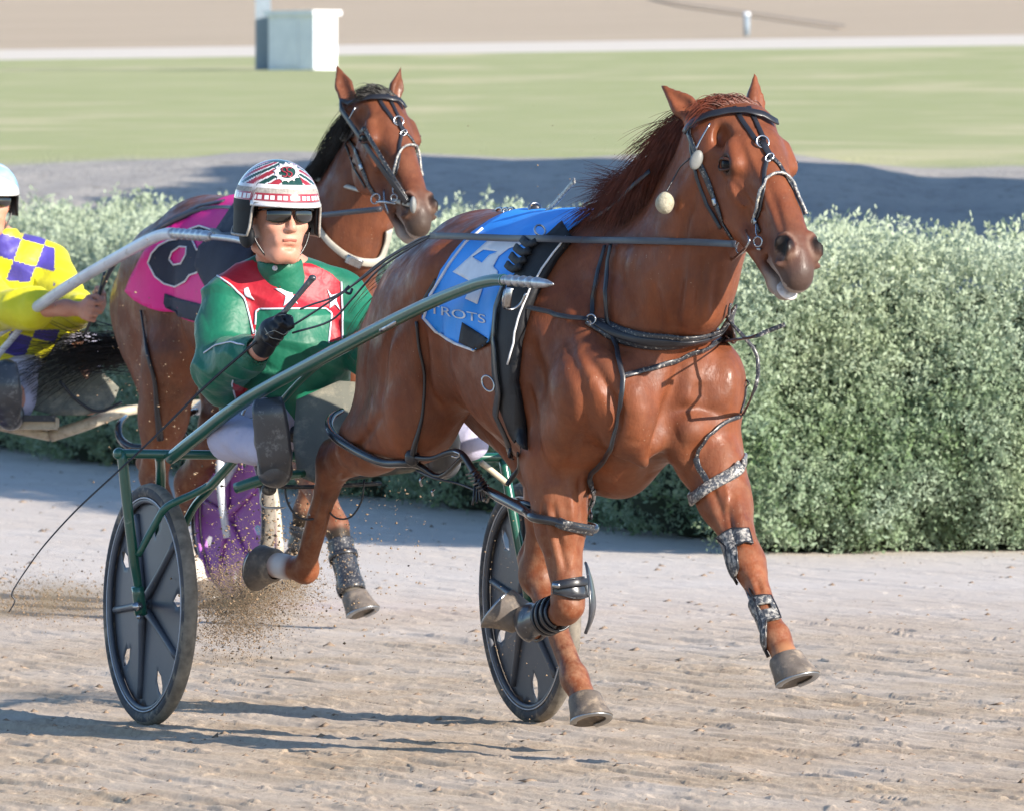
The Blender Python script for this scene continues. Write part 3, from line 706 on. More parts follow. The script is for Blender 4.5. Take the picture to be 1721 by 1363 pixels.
    if J.get('lines'):
        B0 = bvh(Vw, F); nl = vn_(V, F)
        for ln, wd_, dp in J['lines']:
            P_ = [fr.loc(p) for p in onsurf(B0, ln, 0)[0]]
            P_ = np.array(catmull(P_, 5)); dmin = np.full(len(V), 9.)
            cen = P_.mean(0); near = np.linalg.norm(V-cen, axis=1) < np.linalg.norm(P_-cen, axis=1).max()+wd_*3
            Vn = V[near]; dm = np.full(len(Vn), 9.); tt = np.zeros(len(Vn))
            for i, (a, b) in enumerate(zip(P_[:-1], P_[1:])):
                ba = b-a; t = np.clip(((Vn-a)@ba)/(ba@ba+1e-12), 0, 1); d = np.linalg.norm(Vn-a-t[:, None]*ba, axis=1); m = d < dm; dm[m] = d[m]; tt[m] = (i+t[m])/(len(P_)-1)
            V[near] += nl[near]*(dp*np.exp(-(dm/wd_)**2)*np.sin(np.pi*np.clip(tt*.9+.05, 0, 1))**.6)[:, None]
        Vw = fr.toworld(V)
    # coat colour regions (markings, muzzle, near-black painted into nostrils, darker round eyes)
    col = np.zeros((len(V), 4), np.float32)
    def paint(w_, c):
        w_ = np.clip(w_, 0, 1)[:, None]; c = np.array(c[:3]+(1,))[None]
        a = col[:, 3:4]; col[:, :3] = np.where(a+w_ > 0, (col[:, :3]*a*(1-w_)+c[:, :3]*w_)/np.maximum(a*(1-w_)+w_, 1e-6), col[:, :3]); col[:, 3:4] = a*(1-w_)+w_
    hl = (V-P0)@np.stack([h1, l/WD, nn/WD], 1)/sc_
    hs = hl[:, 0]; inhead = (np.abs(hl[:, 1]) < .13) & (hl[:, 2] > -.2) & (hl[:, 2] < .06) & (hs > .35) & (hs < .66)
    nz = hash3(Vl, 25, 2)*.02
    paint(np.where(inhead, (hs+nz*2-.40)/.13, 0)*.80, hexc('4a3a34') if J.get('muz') is None else J['muz'])
    paint(np.where(inhead & (hl[:, 2] < -.08), (hs+nz-.45)/.04, 0)*.7, hexc('8d8078'))
    for s in (-1, 1):
        d = np.linalg.norm((hl-np.array([.486, s*.048, -.014]))*np.array([.9, 1, 1.3]), axis=1); paint((.032-d)/.006, hexc('150e0c')); paint(np.clip((.044-d)/.008, 0, 1)*(d > .032)*.4, hexc('7d685b')); 
        d = np.linalg.norm((hl-np.array([.165, s*.088, -.046]))*np.array([.8, .8, 1.1]), axis=1); paint((.034-d)/.010*.8, hexc('2e1812'))
    for (p, r, c) in J.get('marks', []):
        d = np.linalg.norm(Vl-np.array(p), axis=1); paint((r-d+nz)/.02, c)
    root = J['root']
    o = part('body', Vw, F, M[mat], root); ca = o.data.attributes.new('coat', 'FLOAT_COLOR', 'POINT'); ca.data.foreach_set('color', col.ravel())
    hb = bvh(Vw, F)
    # eyes
    for s in (-1, 1):
        c = Q(.165, s*.076, -.046); Ve, Fe = ball((0, 0, 0), .0225*S); Ve = fr.toworld(np.array(Ve)+c); e = part('eye', Ve, Fe, M['eye'], root)
        # lids
        for up in (1, -1):
            P = [fr.w(*Q(.165+.019*math.cos(a)-up*.009*math.sin(a), s*(.0905+.005*math.sin(a)-.012*max(0, math.cos(a))), -.046+.017*math.cos(a)+up*.011*math.sin(a))) for a in np.linspace(0, math.pi, 7)]
            part('eyelid', *tube([tuple(p) for p in P], [.002, .003, .004, .0045, .004, .003, .002], 8, 3), M['lid'] if 'lid' in M else M['mane_black'], root)
    # hooves
    for q, dr in hooves:
        fe = np.array(q[3], float); ho = np.array(q[4], float); d = ho-fe; d /= np.linalg.norm(d); d = np.array(dr[0], float) if dr else d; d /= np.linalg.norm(d)
        fwd = np.array(dr[1], float) if dr else np.array([1, 0, .3]); fwd -= d*fwd.dot(d); fwd /= np.linalg.norm(fwd); sd = np.cross(d, fwd)
        def hoofring(t, r0, fs): return [ho+d*t+(fwd*(math.cos(a)*r0*fs+(.006 if math.cos(a) > 0 else 0))+sd*math.sin(a)*r0) for a in np.linspace(0, 2*math.pi, 24, endpoint=False)]
        V = []; prof_ = [(-.022, .034, 1), (-.016, .043, 1.02), (-.004, .046, 1.05), (.03, .050, 1.12), (.058, .0555, 1.2), (.061, .054, 1.2), (.056, .041, 1.15), (.050, .012, 1)]
        for i, (t, r, fs) in enumerate(prof_): V += [p+fwd*max(t, 0)*.35 for p in hoofring(t, r, fs)]
        F_ = [(i*24+k, i*24+(k+1) % 24, (i+1)*24+(k+1) % 24, (i+1)*24+k) for i in range(len(prof_)-1) for k in range(24)]+[tuple((len(prof_)-1)*24+k for k in range(24))]
        hf = part('hoof', fr.toworld(np.array(V)), F_, M['hoof'], root)
        P = [ho+d*.062+fwd*.021+(fwd*math.cos(a)*.057+sd*math.sin(a)*.048) for a in np.linspace(-2.3, 2.3, 15)]
        P = fr.toworld(np.array(P)); part('shoe', *ribbon(P, [tuple(fr.toworld(np.array([ho+d]))[0]-fr.toworld(np.array([ho]))[0])]*15, .02, .008, 2), M['shoe'], hf)
    return hb, dict(Q=Q, S=S, h1=h1, l=l, n=nn, V=Vw, F=F)
simple('lid', hexc('3f2317'), .5)
# ---- the leading bay horse
FA = Frame((-.248, 29.35, 0), math.radians(25.8)); HA = lambda px, py, b: FA.H(px, py, b)
polA = FA.P(1258, 181, 27.80); muzA = FA.P(1366, 446, 27.45)
JA = dict(root=thing('horse', 'bay pacing horse with white teeth showing, blue number cloth and green sulky, in front', 'horse', (float(FA.w(.8, 0, 0).x), float(FA.w(.8, 0, 0).y), 0)))
foreRA = [(1.40, -.165, 1.04), (1.17, -.165, .83), HA(957, 1022, -.15), HA(895, 1048, -.15), HA(872, 1034, -.15)]
foreLA = [(1.45, .175, 1.04), (1.47, .165, .84), HA(1256, 945, .165), HA(1306, 1068, .165), HA(1322, 1112, .165)]
hindRA = [(.36, -.12, 1.20), (.30, -.17, .93), HA(560, 782, -.17), FA.P(512, 956, 29.74), FA.P(458, 948, 29.84)]
hindLA = [(.42, .13, 1.18), (.66, .16, .93), HA(905, 965, .10), HA(966, 1140, .10), HA(983, 1178, .10)]
JA.update(fore=[foreRA, foreLA], hind=[hindRA, hindLA], neck=[(1.53, .045, 1.36), (1.64, .075, 1.54), (1.70, .08, 1.69)], poll=polA,
          head=(polA, muzA, FA.dirl((.83, .55, .06))), ears=[FA.P(1114, 146, 27.95), FA.P(1269, 128, 27.95)],
          marks=[(tuple((np.array(hindRA[4])*.55+np.array(hindRA[3])*.45)), .058, hexc('c3bfbf')), (hindRA[4], .045, hexc('a9a5a3')), (foreLA[4], .055, hexc('94684a')), (hindLA[4], .045, hexc('9a7050'))])
JA['lines'] = [
    ([(1145, 450), (1139, 490), (1134, 530), (1131, 556)], .016, -.016), ([(1182, 440), (1177, 480), (1172, 520), (1166, 552)], .013, -.014), ([(1208, 450), (1204, 490), (1198, 530)], .010, -.010), ([(1100, 470), (1105, 520), (1112, 560)], .02, -.012),
    ([(1158, 590), (1142, 635), (1122, 700), (1102, 768), (1090, 800)], .026, -.030), ([(980, 590), (1008, 628), (1032, 676), (1036, 712), (1024, 745)], .016, -.018), ([(1120, 700), (1150, 690), (1185, 688), (1220, 700)], .020, -.020),
    ([(1180, 640), (1183, 662), (1186, 684)], .030, -.018), ([(1140, 735), (1165, 725), (1190, 735)], .036, .018), ([(1060, 640), (1075, 690), (1070, 740)], .040, .014), ([(1215, 600), (1228, 640), (1222, 680)], .03, .012),
    ([(893, 600), (890, 678), (900, 747), (922, 800)], .022, -.020), ([(905, 570), (930, 620), (945, 690), (940, 760)], .045, .012), ([(952, 570), (975, 640), (985, 710), (975, 770)], .020, -.012),
    ([(708, 545), (712, 600), (716, 650), (740, 690)], .020, -.022), ([(690, 500), (650, 580), (640, 660), (650, 740)], .018, -.012), ([(665, 470), (615, 600), (600, 700)], .012, -.008), ([(770, 600), (800, 680), (840, 730)], .03, -.008),
    ([(974, 800), (980, 850), (984, 905)], .010, -.012), ([(930, 850), (938, 900), (950, 955)], .009, -.012), ([(952, 800), (962, 860), (964, 920)], .014, .008), ([(912, 850), (918, 910), (930, 960)], .010, -.008), ([(945, 1000), (962, 1004), (975, 1010)], .008, -.007),
    ([(1222, 850), (1230, 890), (1240, 920)], .010, -.012), ([(1192, 810), (1208, 850), (1220, 895)], .012, -.009), ([(1240, 830), (1246, 870), (1252, 905)], .012, .007), ([(1272, 970), (1280, 1000)], .007, -.007), ([(1252, 970), (1264, 1000), (1275, 1030)], .006, -.006),
    ([(600, 770), (575, 800), (555, 860), (535, 920)], .008, -.008), ([(545, 800), (530, 860), (515, 920)], .007, -.007), ([(640, 700), (610, 740), (585, 760)], .014, -.012),
    ([(1235, 310), (1250, 350), (1262, 385)], .012, -.008), ([(1190, 330), (1205, 370), (1225, 395)], .012, -.012), ([(1232, 300), (1262, 330), (1290, 375)], .008, .006), ([(1300, 330), (1310, 370), (1318, 400)], .010, -.005), ([(1170, 320), (1150, 380), (1142, 440)], .014, -.012),
    ([(1200, 590), (1190, 625), (1165, 650), (1150, 690)], .0055, .0045), ([(1225, 620), (1232, 660), (1215, 700)], .0055, .004), ([(1090, 600), (1075, 650), (1088, 700), (1070, 750)], .006, .004), ([(1212, 790), (1222, 830), (1218, 870)], .005, .004),
    ([(965, 810), (958, 860), (965, 920), (955, 960)], .005, .004), ([(1236, 315), (1255, 340), (1262, 372), (1280, 395)], .005, .0035), ([(830, 610), (835, 660), (855, 710)], .006, .004), ([(610, 620), (625, 680), (615, 740)], .006, .004), ([(1000, 620), (985, 670), (995, 720)], .006, .004), ([(1160, 430), (1155, 480), (1150, 530)], .006, .005), ([(1195, 440), (1190, 490), (1180, 540)], .006, .004),
    ([(800, 560), (790, 640), (815, 700)], .035, -.006), ([(760, 580), (770, 650)], .03, .006), ([(1245, 225), (1262, 262), (1290, 330)], .010, .004), ([(1285, 300), (1318, 385)], .012, -.004),
    ([(1000, 440), (1040, 470), (1060, 540)], .04, -.010), ([(1080, 400), (1060, 440), (1055, 500)], .03, .010), ([(950, 480), (930, 540), (925, 600)], .03, -.008)]
HDR = FA.dirl
hoofA = [(foreRA, (FA.dirl((-.65, .15, .55)), FA.dirl((.3, -.2, -1)))), (foreLA, (FA.dirl((.25, -.30, -.9)), FA.dirl((.65, -.75, .1)))),
         (hindRA, (FA.dirl((-.62, .75, .18)), FA.dirl((-.2, .1, -1)))), (hindLA, (FA.dirl((.10, -.35, -.92)), FA.dirl((.5, -.8, 0))))]
BA, TA = build_horse(FA, JA, 'horse', 'bay_coat', hooves=hoofA)
# ---- harness
def leather(name, c, mud=None, lo=.55, hi=.62, rough=.38, c2=None):
    simple(name, c, rough, c2=c2, scale=25, bump=.25, bd=.001, dirt=mud, dscale=140, dlo=lo, dhi=hi, coat=.15)
leather('black_leather', hexc('23242a')); leather('muddy_leather', hexc('2b2d33'), hexc('a39c92'), .56, .66)
leather('caked_leather', hexc('44464c'), hexc('aaa59c'), .48, .60); leather('rein_leather', hexc('3a3d47'), rough=.5)
leather('pale_strap', hexc('6d7075'), hexc('c9c4b4'), .5, .6); leather('cream_strap', hexc('b3aea2'), rough=.5)
simple('alloy_', hexc('c9c9c4'), .3, metal=.7); simple('steel', hexc('b9bcc2'), .25, metal=1, c2=hexc('8e9196')); simple('worn_cap', hexc('a9a594'), .6, dirt=hexc('6f6b60'), dscale=40)
simple('boot_shell', hexc('2e3138'), .3, c2=hexc('22252c'), scale=12, coat=.4, dirt=hexc('8f8f90'), dscale=50, dlo=.6, dhi=.75)
simple('boot_muddy', hexc('42454b'), .5, c2=hexc('2f3238'), scale=14, dirt=hexc('a8a49d'), dscale=70, dlo=.47, dhi=.6)
simple('hobble_plastic', hexc('1f2229'), .22, c2=hexc('15171c'), coat=.5, dirt=hexc('77787a'), dscale=60, dlo=.66, dhi=.8)
simple('wool_ball', hexc('b0aa96'), .9, c2=hexc('8f8975'), scale=60, bump=.6, bd=.004)
simple('pad_black', hexc('17181d'), .7, scale=50, bump=.4); simple('white_piping', hexc('dcdcdf'), .6)
def tb(name, root, P, r, mat, seg=8, n=4, sm=True, label=None): return part(name, *tube([tuple(p) for p in P], r, seg, n, sm), M[mat], root, label=label)
def sp(name, root, B, pts, wd, th, mat, off=None, n=4, label=None): return part(name, *strap(B, pts, wd, th, off, n), M[mat], root, label=label)
def ringpart(name, root, c, R, r, mat='steel', nrm=(0, -1, 0), sq=1.0): return part(name, *ring(c, nrm, R, r, 24, 8, sq), M[mat], root)
def pt(B, px, py, off=.01):
    return onsurf(B, [('A', W(px, py, 27.9 if px > 700 else 36.5))][:0]+[(px, py)], off)[0][0]
def outline(B, poly, r, off, closed=True, k=4):
    P, Q = onsurf(B, densify(list(poly)+([poly[0]] if closed else []), k), off); return tube([tuple(p) for p in P], r, 6, 1)
def blanket(B, fr, pts, mir=True, zc=1.15, extra=()):
    """a cloth over the back: boundary of the visible side in pixels, mirrored over the spine"""
    A = []
    for (x, y) in pts:
        c = onsurf(B, [(x, y)], 0)[0][0]; a, b, z = fr.loc(c); A.append((a, math.atan2(-b, z-zc)))
    A2 = [(a, -p) for a, p in A[::-1]]; return wrap(B, fr.w(0, 0, zc), fr.w(1.5, 0, zc), (0, 0, 1), A+A2, .012, .004, .022, .6, .3), A
def text_polys(body, fr2px, size):
    cu = bpy.data.curves.new('t', 'FONT'); cu.body = body; cu.size = size; o = bpy.data.objects.new('t', cu); sc.collection.objects.link(o)
    dg = bpy.context.evaluated_depsgraph_get(); me = o.evaluated_get(dg).to_mesh(); V = [tuple(v.co) for v in me.vertices]; F = [tuple(p.vertices) for p in me.polygons]
    o.evaluated_get(dg).to_mesh_clear(); bpy.data.objects.remove(o); return [fr2px(v[0], v[1]) for v in V], F

# --- bridle of the leading horse
simple('rubber_cup', hexc('7d7f7c'), .5, dirt=hexc('77787a'), dscale=30)
def bridle(BA, rt, T=lambda x, y: (x, y), cup='rubber_cup'):
    TT = lambda L: [T(*p) for p in L]
    sp('crown_strap', rt, BA, TT([(1157, 226), (1164, 214), (1178, 205), (1198, 197), (1225, 192), (1252, 192), (1280, 198), (1300, 210)]), .022, .006, 'black_leather', off=.014)
    sp('cheek_strap', rt, BA, TT([(1157, 222), (1166, 245), (1176, 275), (1190, 305), (1203, 338), (1216, 375), (1232, 402)]), .017, .005, 'muddy_leather')
    sp('throat_strap', rt, BA, TT([(1160, 215), (1163, 255), (1172, 300), (1188, 345), (1212, 385)]), .010, .004, 'black_leather')
    sp('face_strap', rt, BA, TT([(1234, 182), (1250, 208), (1270, 236), (1281, 246)]), .013, .004, 'black_leather'); sp('face_strap', rt, BA, TT([(1258, 182), (1270, 206), (1282, 232), (1285, 246)]), .013, .004, 'black_leather')
    sp('centre_strap', rt, BA, TT([(1281, 240), (1288, 256), (1299, 272)]), .018, .006, 'black_leather', off=.007)
    ringpart('buckle_ring', rt, pt(BA, *T(1281, 242), .008), .017, .0028, nrm=(.2,-.9,.3)); ringpart('buckle_ring', rt, pt(BA, *T(1292, 268), .008), .014, .0025, nrm=(.2,-.9,.3), sq=.6)
    sp('nose_strap', rt, BA, TT([(1290, 264), (1285, 290), (1284, 320), (1279, 352), (1272, 372), (1278, 392)]), .012, .004, 'black_leather')
    sp('nose_strap', rt, BA, TT([(1296, 264), (1309, 278), (1322, 300), (1334, 322), (1343, 345), (1351, 362)]), .012, .004, 'muddy_leather')
    sp('noseband', rt, BA, TT([(1271, 374), (1277, 350), (1282, 322), (1290, 303), (1304, 295), (1317, 297), (1328, 309), (1338, 335), (1350, 362)]), .007, .007, 'pale_strap', off=.011)
    for x, y in ((1272, 371), (1204, 340)): sp('buckle', rt, BA, TT([(x-1, y-6), (x, y), (x+2, y+6)]), .016, .005, 'steel', off=.009, n=1)
    bR = pt(BA, *T(1241, 409), .016); ringpart('bit_ring', rt, bR, .019, .0028, nrm=(-.5, -.8, .1), sq=.85); b2 = pt(BA, *T(1281, 408), .014); ringpart('bit_ring', rt, b2, .013, .0026, nrm=(-.5, -.8, 0))
    tb('bit_bar', rt, [bR+np.array([.003, 0, -.012]), (bR+b2)/2+np.array([0, -.006, -.012]), b2+np.array([.006, 0, -.02])], [.004, .005, .004], 'steel')
    tb('bit_cheek', rt, [pt(BA, *T(1257, 392), .012), pt(BA, *T(1260, 418), .014), pt(BA, *T(1265, 440), .012)], .0035, 'steel')
    tb('bit_hanger', rt, [pt(BA, *T(1276, 376), .01), pt(BA, *T(1277, 392), .012), b2+np.array([0, 0, .012])], .0022, 'steel')
    cc = pt(BA, *T(1177, 270), .02); Vb, Fb = ball((0, 0, 0), (.017, .009, .028)); Vb = [np.array(cc)+np.array((Matrix.Rotation(.35, 3, 'Y')@Vector(v))) for v in Vb]
    part('eye_cup', Vb, Fb, M[cup], rt, label='pale rubber eye cup'); tb('cup_wire', rt, [cc+np.array([0, -.006, .03]), pt(BA, *T(1184, 238), .02), pt(BA, *T(1196, 210), .016)], .003, 'steel')
    Vb, Fb = ball(pt(BA, *T(1336, 246), .015), (.012, .02, .03)); part('eye_cup', Vb, Fb, M[cup], rt)
rt = thing('bridle', 'black leather bridle with face straps and ringed bit on the leading horse', 'bridle', tuple(FA.w(*TA['Q'](.1, 0, -.1))))
bridle(BA, rt)
# hanging ball
cb = pt(BA, 1133, 345, .035); rt2 = thing('ear_plug_ball', 'pale woolly ball hanging on a cord beside the leading horse\'s cheek', 'ball', tuple(cb-np.array([0, 0, .03])))
Vb, Fb = ball((0, 0, 0), .027, nu=24, nv=16); Vb = np.array(Vb); Vb = Vb*(1+.10*hash3(Vb, 70, 8))[:, None]*np.array([.95, .95, 1.12]); part('ball', Vb+cb, Fb, M['wool_ball'], rt2)
tb('cord', rt2, [cb+np.array([0, 0, .025]), pt(BA, 1140, 300, .012), pt(BA, 1150, 282, .012), pt(BA, 1168, 268, .02)], .0022, 'black_leather')
# teeth / lower lip white of the leading horse
Q = TA['Q']
simple('tooth', hexc('d9d6d6'), .5, c2=hexc('a59a95'), scale=60)
ax_ = FA.toworld(np.array([TA['h1'], TA['l'], TA['n']]))-np.array(FA.O)
part('lower_lip', *ball(tuple(FA.w(*Q(.530, 0, -.123))), (.036, .030, .012), ax_), M['tooth'], JA['root'])
# --- number cloth, saddle pad and girth
simple('cloth_blue', hexc('2c97f2'), .55, c2=hexc('268ae4'), scale=6, bump=.5, bd=.004); simple('cloth_white', hexc('e2e6ee'), .6, scale=8); simple('cloth_black', hexc('1c1f26'), .75, scale=30, bump=.4)
blA = [(812, 385), (784, 408), (756, 444), (724, 496), (713, 535), (733, 558), (766, 578), (800, 590), (829, 574), (846, 520), (884, 452), (912, 425), (950, 400)]
(Vb, Fb), AA = blanket(BA, FA, blA)
Vb = np.array(Vb); lw = np.array([FA.loc(v) for v in Vb]); wv = (.006*np.sin(lw[:, 0]*34+lw[:, 2]*9)+.005*hash3(lw, 14, 6))*np.clip((1.5-lw[:, 2])*4, 0, 1)
Vb[:, 0] += wv*-.6; Vb[:, 1] += wv*-.8
rt = thing('saddle_cloth', 'bright blue number cloth with a white 4 on the leading horse', 'saddle cloth', tuple(FA.w(.9, 0, 1.2)))
part('cloth', Vb, Fb, M['cloth_blue'], rt); BC = bvh(Vb, Fb); BB = [BC, BA]
c5 = lambda L_: [(640+x/2.4586, 340+y/2.4586) for x, y in L_]
four = [(762, 458), (796, 428), (818, 408), (826, 403), (888, 403), (888, 408), (856, 419), (839, 432), (830, 449), (838, 457), (837, 462), (818, 468), (803, 512), (783, 503), (795, 476), (770, 462)]; hole = [(795, 433), (813, 421), (838, 424), (823, 430), (811, 443)]
part('number', *decal(BC, four, 5, .003, .0015, [hole]), M['cloth_white'], rt)
tv, tf = text_polys('TROTS', lambda x, y: (722+x*31, 526+x*6-y*21), 1.0); P_, Q_ = onsurf(BC, tv, .003); tf = orient(P_, Q_, tf); part('lettering', *shell(P_, Q_, tf, .001), M['cloth_white'], rt)
part('edge_binding', *outline(BC, blA, .0045, .002, False, 4), M['white_piping'], rt); part('patch', *decal(BC, c5([(340, 498), (326, 580), (400, 615), (520, 700), (545, 640), (500, 600)]), 6, .004, .002), M['cloth_black'], rt)
rt = thing('harness_saddle', 'black padded harness saddle with white piping strapped round the leading horse', 'harness saddle', tuple(FA.w(1.05, 0, 1.2)))
padp = [(950, 384), (925, 405), (904, 421), (886, 452), (862, 492), (846, 530), (840, 580), (841, 630), (851, 678), (868, 722), (889, 757), (886, 706), (874, 640), (880, 575), (893, 525), (912, 485), (938, 440), (966, 405)]
part('pad', *decal(BA, padp, 8, .026, .022), M['pad_black'], rt); part('piping', *outline(BA, [(961, 409), (930, 448), (904, 490), (888, 530), (879, 560), (868, 612)], .003, .030, False, 3), M['white_piping'], rt)
o_ = [FA.w(1.02, .02, 1.50), FA.w(1.03, .16, 1.42), FA.w(1.05, .26, 1.22), FA.w(1.07, .24, .98), FA.w(1.08, .12, .80), FA.w(1.08, -.05, .76), FA.w(1.10, -.16, .82), FA.w(1.12, -.22, .90)]
sp('girth', rt, BA, [('P', p) for p in o_], .075, .012, 'pad_black'); sp('girth_strap', rt, [BA], [(866, 480), (852, 520), (848, 570), (852, 620), (856, 655), (850, 690), (868, 730), (876, 764)], .028, .006, 'black_leather', off=.034)
for k, (x, y) in enumerate([(905, 420), (895, 432), (888, 446), (880, 460)]):
    sp('ruched_strap', rt, BA, [(x-10, y-6), (x, y+2), (x+12, y-3)], .022, .012, 'pad_black', off=.036, n=3)
ringpart('terret', rt, pt(BA, 921, 402, .035), .016, .003, nrm=(.3, -.6, .3)); ringpart('buckle', rt, pt(BA, 846, 640, .045), .017, .003, sq=1.4, nrm=(-.5, -.8, 0))
top_ = lambda px, py: np.array(FA.w(*FA.H(px, py, -.01)))
part('tree_bar', *ribbon([tuple(top_(x, y)) for x, y in [(842, 360), (862, 362), (890, 361), (915, 363), (942, 374), (974, 388)]], [(-.2, -.4, .9)]*6, .045, .012), M['black_leather'], rt)
part('dee_ring', *ring(tuple(top_(899, 350)), (.25, -.75, .6), .019, .004, 24, 8, .8), M['steel'], rt); part('dee_cup', *ball(tuple(top_(898, 351)), (.016, .006, .012)), M['black_leather'], rt)
for x in (836, 846, 856): tb('keeper', rt, [top_(x-5, 360), top_(x, 352), top_(x+7, 351), top_(x+10, 359)], .004, 'steel')
for x, y in ((905, 364), (922, 366), (938, 374)): tb('keeper', rt, [top_(x-4, y+4), top_(x+2, y-3), top_(x+9, y+2)], .004, 'alloy_')
part('loose_strap', *ribbon([tuple(top_(x, y)) for x, y in [(908, 368), (915, 360), (930, 345), (948, 325), (966, 304)]], [(-.35, -.85, .35)]*5, .017, .004), M['pale_strap'], rt, label='pale loose strap end sticking up')
sp('back_strap', rt, BA, [(715, 535), (708, 515), (735, 470)], .012, .004, 'black_leather')
# tug round the shaft
tb('tug', rt, [W(850, 487, 28.05), W(846, 505, 28.05), W(848, 518, 28.1), W(862, 520, 28.12), W(876, 510, 28.12), W(884, 494, 28.1)], .004, 'steel')
part('tug_buckle', *ribbon([tuple(W(857, 484, 28.02)), tuple(W(854, 500, 28.02)), tuple(W(852, 517, 28.04))], [(0, -1, 0)]*3, .020, .006), M['steel'], rt)
# --- breast harness
rt = thing('breast_harness', 'muddy black breastcollar with thin neck and chest straps on the leading horse', 'breast harness', tuple(FA.w(1.5, 0, 1.1)))
sp('tug_strap', rt, BA, [(884, 519), (905, 523), (930, 528), (955, 537), (990, 546)], .014, .005, 'black_leather', off=.022); ringpart('ring', rt, pt(BA, 993, 546, .02), .013, .003, nrm=(-.3, -.9, 0))
P_, Q_ = onsurf(BA, [(985, 545), (1010, 551), (1040, 562), (1080, 571), (1120, 573), (1160, 569), (1200, 558), (1230, 545), (1244, 532), ('P', FA.w(1.48, .24, 1.20)), ('P', FA.w(1.3, .27, 1.22)), ('P', FA.w(1.12, .28, 1.24))], .010)
part('breastcollar', *ribbon(P_, Q_, .048, .010, 5, lambda t: min(1, .35+t*9)), M['muddy_leather'], rt)
P_, Q_ = onsurf(BA, [(1000, 549), (1040, 562), (1080, 571), (1120, 573), (1160, 569), (1200, 558), (1230, 545)], .018); part('collar_layer', *ribbon(P_, Q_, .022, .006, 5), M['black_leather'], rt)
sp('neck_strap', rt, BA, [(1034, 408), (1027, 440), (1022, 490), (1026, 540), (1031, 580), (1040, 612), (1047, 636), (1047, 680), (1043, 715), (1032, 750), (1012, 775), (996, 790), (987, 808), (990, 830)], .014, .005, 'black_leather', off=.013)
sp('neck_strap', rt, BA, [(1020, 415), (1008, 455), (999, 500), (994, 542)], .013, .004, 'black_leather', off=.008)
sp('chest_strap', rt, BA, [(1047, 634), (1070, 629), (1100, 619), (1130, 606), (1165, 590), (1195, 580), (1225, 574)], .014, .005, 'muddy_leather', off=.012)
c = pt(BA, 1225, 574, .02); part('strap_end', *ribbon([tuple(c), tuple(W(1262, 567, 27.75)), tuple(W(1290, 557, 27.72)), tuple(W(1319, 546, 27.70))], [(0, -1, .3)]*4, .013, .004), M['muddy_leather'], rt)
sp('buckle', rt, BA, [(1216, 577), (1226, 574), (1236, 572)], .022, .006, 'steel', off=.024, n=1)
sp('shoulder_strap', rt, BA, [(1222, 508), (1236, 528), (1250, 555), ('A', W(1266, 585, 27.85)), ('A', W(1274, 615, 27.85)), ('A', W(1270, 650, 27.8)), (1243, 694), (1212, 712), (1186, 730), (1172, 752), (1170, 772)], .011, .005, 'muddy_leather', off=.012)
sp('shoulder_strap', rt, BA, [(1248, 552), (1253, 590), (1254, 630), (1250, 670), (1243, 694)], .006, .004, 'black_leather')
sp('hobble_hanger', rt, BA, [(1170, 768), (1177, 785), (1188, 802), (1196, 818)], .018, .006, 'muddy_leather', off=.012)
sp('hobble_hanger', rt, BA, [(988, 806), (993, 825), (992, 845), (987, 868)], .016, .006, 'muddy_leather', off=.012)
# --- hobbles
def loopband(name, root, B, c0, c1, mat, wd, th, ref, off=.012, t=0, n=18, tilt=(0, 0, 0), R=.25):
    """band right round a limb at a level, hugging its surface"""
    p0 = Vector(c0); ax = (Vector(c1)-p0).normalized(); u = Vector(ref); u = (u-ax*u.dot(ax)).normalized(); v = ax.cross(u); P = []; Q = []
    for i in range(n+1):
        a = 2*math.pi*i/n; dr = u*math.cos(a)+v*math.sin(a)+Vector(tilt)*math.cos(a); c = p0+ax*t+Vector(tilt)*math.cos(a)*.1
        h, nn, _, d = B.ray_cast(c+dr.normalized()*R, -dr.normalized())
        P.append(np.array(h if h is not None else c+dr*.07)+np.array(dr.normalized())*off); Q.append(np.array(dr.normalized()))
    return part(name, *ribbon(P, Q, wd, th, 3), M[mat], root)
rt = thing('hobbles', 'shiny black pacing hobbles looped round the legs of the leading horse', 'hobbles', tuple(FA.w(.9, -.15, .7)))
def wl(p): return FA.w(*p)
elR, knR, elL, knL = [wl(x) for x in (foreRA[1], foreRA[2], foreLA[1], foreLA[2])]
P_, Q_ = onsurf(BA, [(1167, 838), (1180, 830), (1200, 815), (1232, 795), (1258, 776)], .012)
e1 = wl(foreLA[1]).lerp(wl(foreLA[2]), .22); bk_ = [e1+Vector((.075, .05, .06)), e1+Vector((.03, .10, .03)), e1+Vector((-.055, .07, -.03))]
part('foreleg_loop', *ribbon([tuple(P_[-1]+np.array([.006, .02, .0]))]+[tuple(b) for b in bk_]+[tuple(p) for p in P_], [(1, .3, 0), (.9, .5, 0), (.2, 1, 0), (-.9, .2, 0)]+[tuple(q) for q in Q_], .034, .011), M['caked_leather'], rt)
P_, Q_ = onsurf(BA, [(905, 868), (930, 876), (955, 882), (985, 888)], .016)
tb('foreleg_loop', rt, [tuple(W(815, 820, 28.55)), tuple(W(835, 833, 28.45)), tuple(W(860, 846, 28.35)), tuple(W(885, 860, 28.25))]+[tuple(p) for p in P_]+[tuple(P_[-1]+np.array([.012, .05, .006])), tuple(P_[-1]+np.array([-.03, .13, .015])), tuple(P_[0]+np.array([-.01, .12, .03])), tuple(W(850, 838, 28.6))], [.010, .0145, .015, .0145, .0135, .013, .012, .011, .010, .009, .009, .009], 'hobble_plastic', 10)
part('strap_wrap', *ribbon([tuple(P_[1]+Q_[1]*.008), tuple(P_[2]+Q_[2]*.008), tuple(P_[3]+Q_[3]*.008)], [tuple(q) for q in Q_[1:]], .030, .008), M['muddy_leather'], rt)
